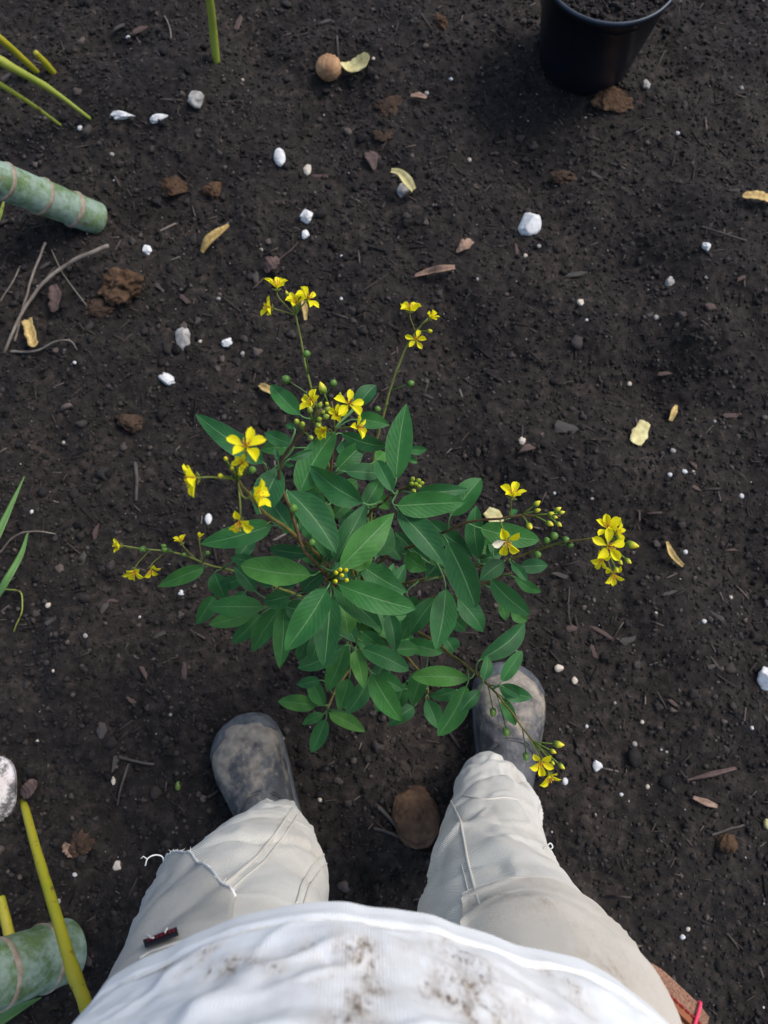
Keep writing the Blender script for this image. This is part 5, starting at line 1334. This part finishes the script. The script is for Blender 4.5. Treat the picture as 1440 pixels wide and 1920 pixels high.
strip('fallen_leaf', [(1290, 1462, .008), (1330, 1452, .010), (1380, 1440, .008)], [3, 10, 5], 'brown_leaf', 'long reddish-brown bark strip on open soil', 'bark strip', None, curl=.4)
strip('fallen_leaf', [(1300, 1495, .008), (1320, 1503, .010), (1345, 1512, .008)], [6, 13, 6], 'dry_leaf', 'short pinkish bark strip beside the longer one', 'bark strip', None, curl=.4)
lump('fallen_bud', G(334, 1473, .002), .0045, .0075, .0045, 'bud_green', 3, .1, sub=2); tag(bpy.data.objects['fallen_bud'], 'single fallen yellow-green bud on bare soil', 'bud')
lump('fallen_petal', G(1438, 1545, .002), .006, .008, .005, 'pale_leaf', 4, .15, sub=2); tag(bpy.data.objects['fallen_petal'], 'pale yellow fallen petal on the soil past the seed ball', 'petal')

# stones, clods, nuts
def stone(px, py, wpx, hpx, mat, label, cat='stone', group=None, name='stone', rough=.18, rot=0.0, seed=None, flat=.7, sink=.3, freq=1.6, stretch=1.0):
    c = G(px, py+hpx*.15); s = depth(c)/F
    rx = wpx/2*s; ry = hpx/2*s*stretch*1.12
    o = lump(name, c, rx, ry, min(rx, ry)*flat, mat, seed if seed is not None else int(px*7+py) % 997, rough, freq, rot, 4 if 'clod' in mat or 'husk' in mat else 3, sink=sink, facets=0 if 'husk' in mat or rough < .07 else (4 if 'clod' in mat else 8))
    tag(o, label, cat, group); return o
W = 'white stones in the soil'
stone(228, 216, 46, 17, 'white_stone', 'larger of two flat white stones at the tip of the long green shoot', group=W, rough=.30, flat=.8, freq=2.0)
stone(299, 221, 36, 15, 'white_stone', 'smaller of two flat white stones at the tip of the long green shoot', group=W, rough=.28, flat=.8, rot=.25, freq=2.0)
stone(368, 184, 34, 34, 'grey_stone', 'grey speckled pebble beyond the two flat white stones', group='pebbles', rough=.2)
stone(525, 292, 22, 35, 'white_stone', 'smooth white oval pebble tilted on open soil', group=W, rough=.05, rot=.15, flat=.8)
stone(577, 317, 16, 19, 'cream_stone', 'small cream pebble beside the smooth white oval one', group='pebbles')
stone(575, 402, 26, 28, 'white_stone', 'rough grey-white pebble between the rolled leaf and the curled yellow leaf', group=W, rough=.28)
stone(572, 439, 15, 17, 'white_stone', 'tiny white pebble close to the rough grey-white one', group=W)
stone(992, 421, 52, 44, 'white_stone', 'largest white stone, blocky and notched, on open soil', group=W, rough=.16, flat=.8, sink=.35, seed=44, freq=1.1)
stone(1323, 460, 18, 17, 'white_stone', 'small angular white pebble beside a dark twig', group=W, rough=.3, rot=.6)
stone(313, 709, 34, 20, 'white_stone', 'white heart-shaped stone chip on bare soil beyond the shrub', group=W, rough=.35, rot=-.3, freq=1.9)
stone(391, 971, 13, 19, 'white_stone', 'small smooth white pebble under the largest blossoms', group=W, rough=.06)
stone(340, 1110, 14, 10, 'white_stone', 'white grain beside the lowest lone shrub leaf', group=W, rough=.1)
stone(276, 467, 18, 16, 'white_stone', 'white pebble just past the big brown clod', group=W, rough=.25)
stone(1434, 1266, 36, 38, 'white_stone', 'chalky white stone standing alone level with the boots', group=W, rough=.25, flat=.9)
stone(1118, 1432, 19, 18, 'white_stone', 'cracked white pebble on soil beside the lowest blossom spray', group=W, rough=.25)
stone(1059, 1463, 11, 12, 'white_stone', 'tiny round white pebble almost under the lowest blossom spray', group=W, rough=.06)
stone(425, 641, 22, 16, 'white_stone', 'broken white pebble behind the top blossom spray', group=W, rough=.35)
stone(388, 448, 14, 14, 'white_stone', 'little white pebble tucked against the rolled straw leaf', group=W, rough=.2)
stone(342, 633, 30, 36, 'grey_stone', 'pitted pinkish-grey stone beside the broken white pebble', group='pebbles', rough=.35)
stone(1256, 526, 17, 22, 'grey_stone', 'grey-white flake on open soil past the large white stone', group='pebbles', rough=.3)
stone(1088, 565, 13, 13, 'cream_stone', 'dull cream pebble on open soil behind the shrub', group='pebbles', rough=.2)
stone(165, 4, 15, 9, 'white_stone', 'white pebble far behind the short olive stub', group=W, rough=.3)
stone(756, 355, 30, 26, 'grey_stone', 'grey stone holding up the curled yellow leaf', group='pebbles', rough=.22)
stone(1047, 1250, 19, 14, 'cream_stone', 'cream pebble beside the boot partly behind the shrub', group='pebbles', rough=.1)
stone(1077, 1274, 12, 11, 'cream_stone', 'smaller cream pebble next to the one beside the boot', group='pebbles', rough=.1)
stone(1210, 157, 17, 20, 'grey_stone', 'grey pebble beside the black pot', group='pebbles', rough=.2)
stone(1283, 778+105, 10, 8, 'white_stone', 'thin white flake on soil past the squarish pale leaf', group=W, rough=.3)
stone(978, 826, 15, 13, 'cream_stone', 'pinkish cream pebble on open soil beyond the bud branch', group='pebbles', rough=.2)
stone(220, 1621, 16, 18, 'cream_stone', 'ringed beige pebble between yellow stalk and torn trouser leg', group='pebbles', rough=.2)
stone(213, 1461, 11, 14, 'cream_stone', 'cream pebble beside the T of grey twigs', group='pebbles', rough=.15)
B = 'brown earth clods'
stone(237, 530, 84, 56, 'clod', 'largest crumbly brown earth clod below the slim palm stem', 'clod', B, 'earth_clod', .36, .35, freq=2.2, flat=.75)
stone(185, 575, 50, 30, 'clod_dark', 'dark crumbly clod pressed against the largest brown clod', 'clod', B, 'earth_clod', .45, .1, freq=2.4, flat=.6)
stone(327, 350, 48, 36, 'clod', 'reddish-brown clod, larger of the pair past the slim palm stem', 'clod', B, 'earth_clod', .3, .2, freq=2.2)
stone(401, 355, 38, 28, 'clod', 'reddish-brown clod, smaller of the pair past the slim palm stem', 'clod', B, 'earth_clod', .3, -.3, freq=2.2)
stone(730, 196, 52, 38, 'clod_dark', 'flat brown clod on open soil between nut and pot', 'clod', B, 'earth_clod', .35, freq=2.2, flat=.4)
stone(718, 250, 34, 24, 'clod_dark', 'small flat brown clod before the larger flat one', 'clod', B, 'earth_clod', .35, freq=2.2, flat=.4)
stone(1148, 186, 66, 40, 'clod', 'tan-brown earth clod at the foot of the black pot', 'clod', B, 'earth_clod', .3, freq=2.2, flat=.5)
stone(150, 1580, 52, 36, 'clod_dark', 'brown clod with pale crumbs beyond the long yellow stalk', 'clod', B, 'earth_clod', .45, .4, freq=2.2)
stone(1060, 330, 60, 26, 'clod_dark', 'low reddish soil clod in the hollow before the pot', 'clod', B, 'earth_clod', .45, freq=2.2, flat=.35)
stone(245, 788, 44, 34, 'clod_dark', 'dark soil clod beyond the leftmost-pointing leaf', 'clod', B, 'earth_clod', .35, freq=2.2)
stone(825, 40, 24, 26, 'clod', 'small rusty clod far behind the nut', 'clod', B, 'earth_clod', .35, freq=2.2)
stone(1330, 575, 22, 16, 'chip_pink', 'pinkish soil pebble on the mound', 'clod', B, 'earth_clod', .25)
# the round brown husk between the feet
o = stone(780, 1512, 86, 98, 'husk', 'large rounded brown husk half sunk in soil between the boots', 'husk', None, 'coconut_husk', .13, .1, 12, .55, .35, 1.2, 1.0)
# ridged nut and seed ball
def ridged(name, px, py, wpx, hpx, mat, label, cat, ribs=14, amp=.05):
    c = G(px, py); s = depth(c)/F; v, f = ICO[3]
    a = np.arctan2(v[:, 2], v[:, 0]); d = 1+amp*np.sin(a*ribs+v[:, 1]*3)+.05*fbm(v*3, 3, 5)
    q = v*d[:, None]*np.array([wpx/2*s, hpx/2*s*1.05, hpx/2*s*.95])
    c = c+np.array([0, 0, hpx/2*s*.55]); o = mk(name, q+c, f, mat, origin=c-np.array([0, 0, hpx/2*s*.9])); tag(o, label, cat); return o
ridged('nut', 617, 136, 47, 44, 'nut', 'round tan ridged nut with a yellow leaf against it', 'nut')
ridged('seed_ball', 1359, 1580, 36, 32, 'clod', 'small round ribbed brown seed ball on the soil', 'seed', 8, .09)

# bark chips one can pick out, and small pale grains
def chip_mesh(k):
    v, f = ICO[0]; v = v*(1+nr.normal(0, .20, (12, 1)))*np.array([1, .5, .5]); v[:, 1] += .22*v[:, 0]**2*nr.normal(0, 1)
    me = bpy.data.meshes.new('bark_chip'); me.from_pydata([tuple(x) for x in v], [], [tuple(t) for t in f]); me.update()
    me.materials.append(M['chip_pink'] if k % 2 else M['chip_grey']); return me
CH = [chip_mesh(k) for k in range(10)]
def proj(p):
    d = depth(p); return 720+p[0]/d*F, 960-(p[1]*C_-(CAM_H-p[2])*S_)/d*F
CL = ('flat greyish bark chip lying on the dark soil', 'flat reddish-brown bark chip lying on the dark soil'); CGp = ('greyish bark chips', 'reddish bark chips')
CHIPS = [(610, 40, 30, 8, .4), (445, 45, 42, 12, 1.4), (225, 50, 34, 12, .6), (262, 55, 36, 16, .5), (155, 1048, 34, 14, 1.3), (178, 1000, 46, 14, 1.4), (195, 1140, 24, 12, 1.2), (210, 1125, 28, 8, .1), (300, 540, 24, 8, -.7),
         (345, 560, 30, 10, -.7), (480, 520, 14, 26, 0), (968, 465, 8, 30, 0), (1078, 515, 50, 14, .2), (1246, 700, 30, 10, .1), (1060, 805, 56, 24, -.2), (985, 840, 40, 20, .3), (1055, 1080, 44, 10, -.3), (1130, 1185, 70, 10, -.5),
         (1180, 1200, 34, 14, .4), (1112, 1220, 30, 10, -1.2), (1345, 1155, 40, 10, -.6), (1070, 1177, 26, 14, .3), (1255, 1112, 34, 9, .3), (1265, 1320, 30, 9, -.7), (1335, 1250, 22, 8, .3), (1300, 870, 26, 10, -.8),
         (1232, 1020, 12, 20, .3), (1390, 520, 30, 9, .6), (1120, 330, 26, 9, -.6), (600, 330, 40, 8, .05), (300, 1190, 30, 8, .5), (345, 1255, 14, 36, -.1), (190, 1370, 22, 40, 0), (270, 1260, 30, 10, -1), (95, 1165, 30, 10, .6)]
for k, (px, py, wl, ww, an) in enumerate(CHIPS):
    c = G(px, py, .003); s = depth(c)/F
    q = k % 10
    o = link('bark_chip', CH[q], c, None, Matrix.Rotation(an, 3, 'Z') @ Matrix.Rotation(rnd.uniform(-.2, .2), 3, 'X'), (wl/2*s, ww*s, min(wl, ww)*.35*s))
    tag(o, CL[q % 2], 'bark chip', CGp[q % 2])
cr2 = random.Random(21); n = 0
while n < 18:
    px, py = cr2.uniform(10, 1430), cr2.uniform(10, 1900)
    c = G(px, py, .003); s = depth(c)/F
    if 400 < px < 1050 and 750 < py < 1400: continue
    if py > 1400 and 250 < px < 1100: continue
    wl = cr2.uniform(16, 40)
    q = cr2.randrange(10)
    o = link('bark_chip', CH[q], c, None, Matrix.Rotation(cr2.uniform(0, 3.14), 3, 'Z') @ Matrix.Rotation(cr2.uniform(-.3, .3), 3, 'X'), (wl/2*s, wl*cr2.uniform(.2, .4)*s, wl*.12*s))
    tag(o, CL[q % 2], 'bark chip', CGp[q % 2]); n += 1
gm = []
for k in range(6):
    v, f = ICO[1]; v = v*(1+.16*fbm(v*1.8+k*3, 2, k)[:, None]); me = bpy.data.meshes.new('pale_grain'); me.from_pydata([tuple(x) for x in v], [], [tuple(t) for t in f]); me.update()
    me.polygons.foreach_set('use_smooth', np.ones(len(me.polygons), bool)); me.materials.append(M[('white_stone', 'grey_stone', 'cream_stone')[k % 3]]); gm.append(me)
GR = [(845, 148), (1010, 462), (490, 468), (640, 560), (895, 523), (375, 640), (140, 680), (455, 663), (90, 1135), (262, 1157), (160, 1192), (100, 1258), (1100, 600), (1230, 595), (1325, 520), (1256, 890), (1262, 845), (1300, 885), (1285, 1035), (1110, 935),
      (1230, 1150), (1320, 1165), (1153, 1318), (1204, 1354), (1100, 1362), (1115, 1528), (1214, 1475), (1165, 1490), (1190, 1395), (1290, 1742), (1280, 1757), (800, 175), (985, 480), (240, 70), (210, 290), (700, 110), (1040, 925), (530, 1385), (600, 1500),
      (1270, 250), (1390, 165), (1180, 720), (1390, 930), (1340, 790), (1370, 1120), (1410, 1365), (1250, 1410), (455, 150), (150, 240), (70, 245), (880, 300), (640, 480), (410, 560), (120, 830), (60, 960), (320, 1340), (70, 1390), (140, 1640), (110, 1690)]
for k, (px, py) in enumerate(GR):
    c = G(px, py, .0005); s = depth(c)/F*cr2.uniform(2.8, 5.0)
    o = link('pale_grain', gm[k % 6], c, None, Matrix.Rotation(cr2.uniform(0, 3), 3, 'Z'), (s, s*cr2.uniform(.8, 1.3), s*.8))
    w_ = ('white', 'grey', 'cream')[k % 3]; tag(o, f'tiny {w_} mineral grain lying loose on the dark soil', 'grain', f'tiny {w_} grains')
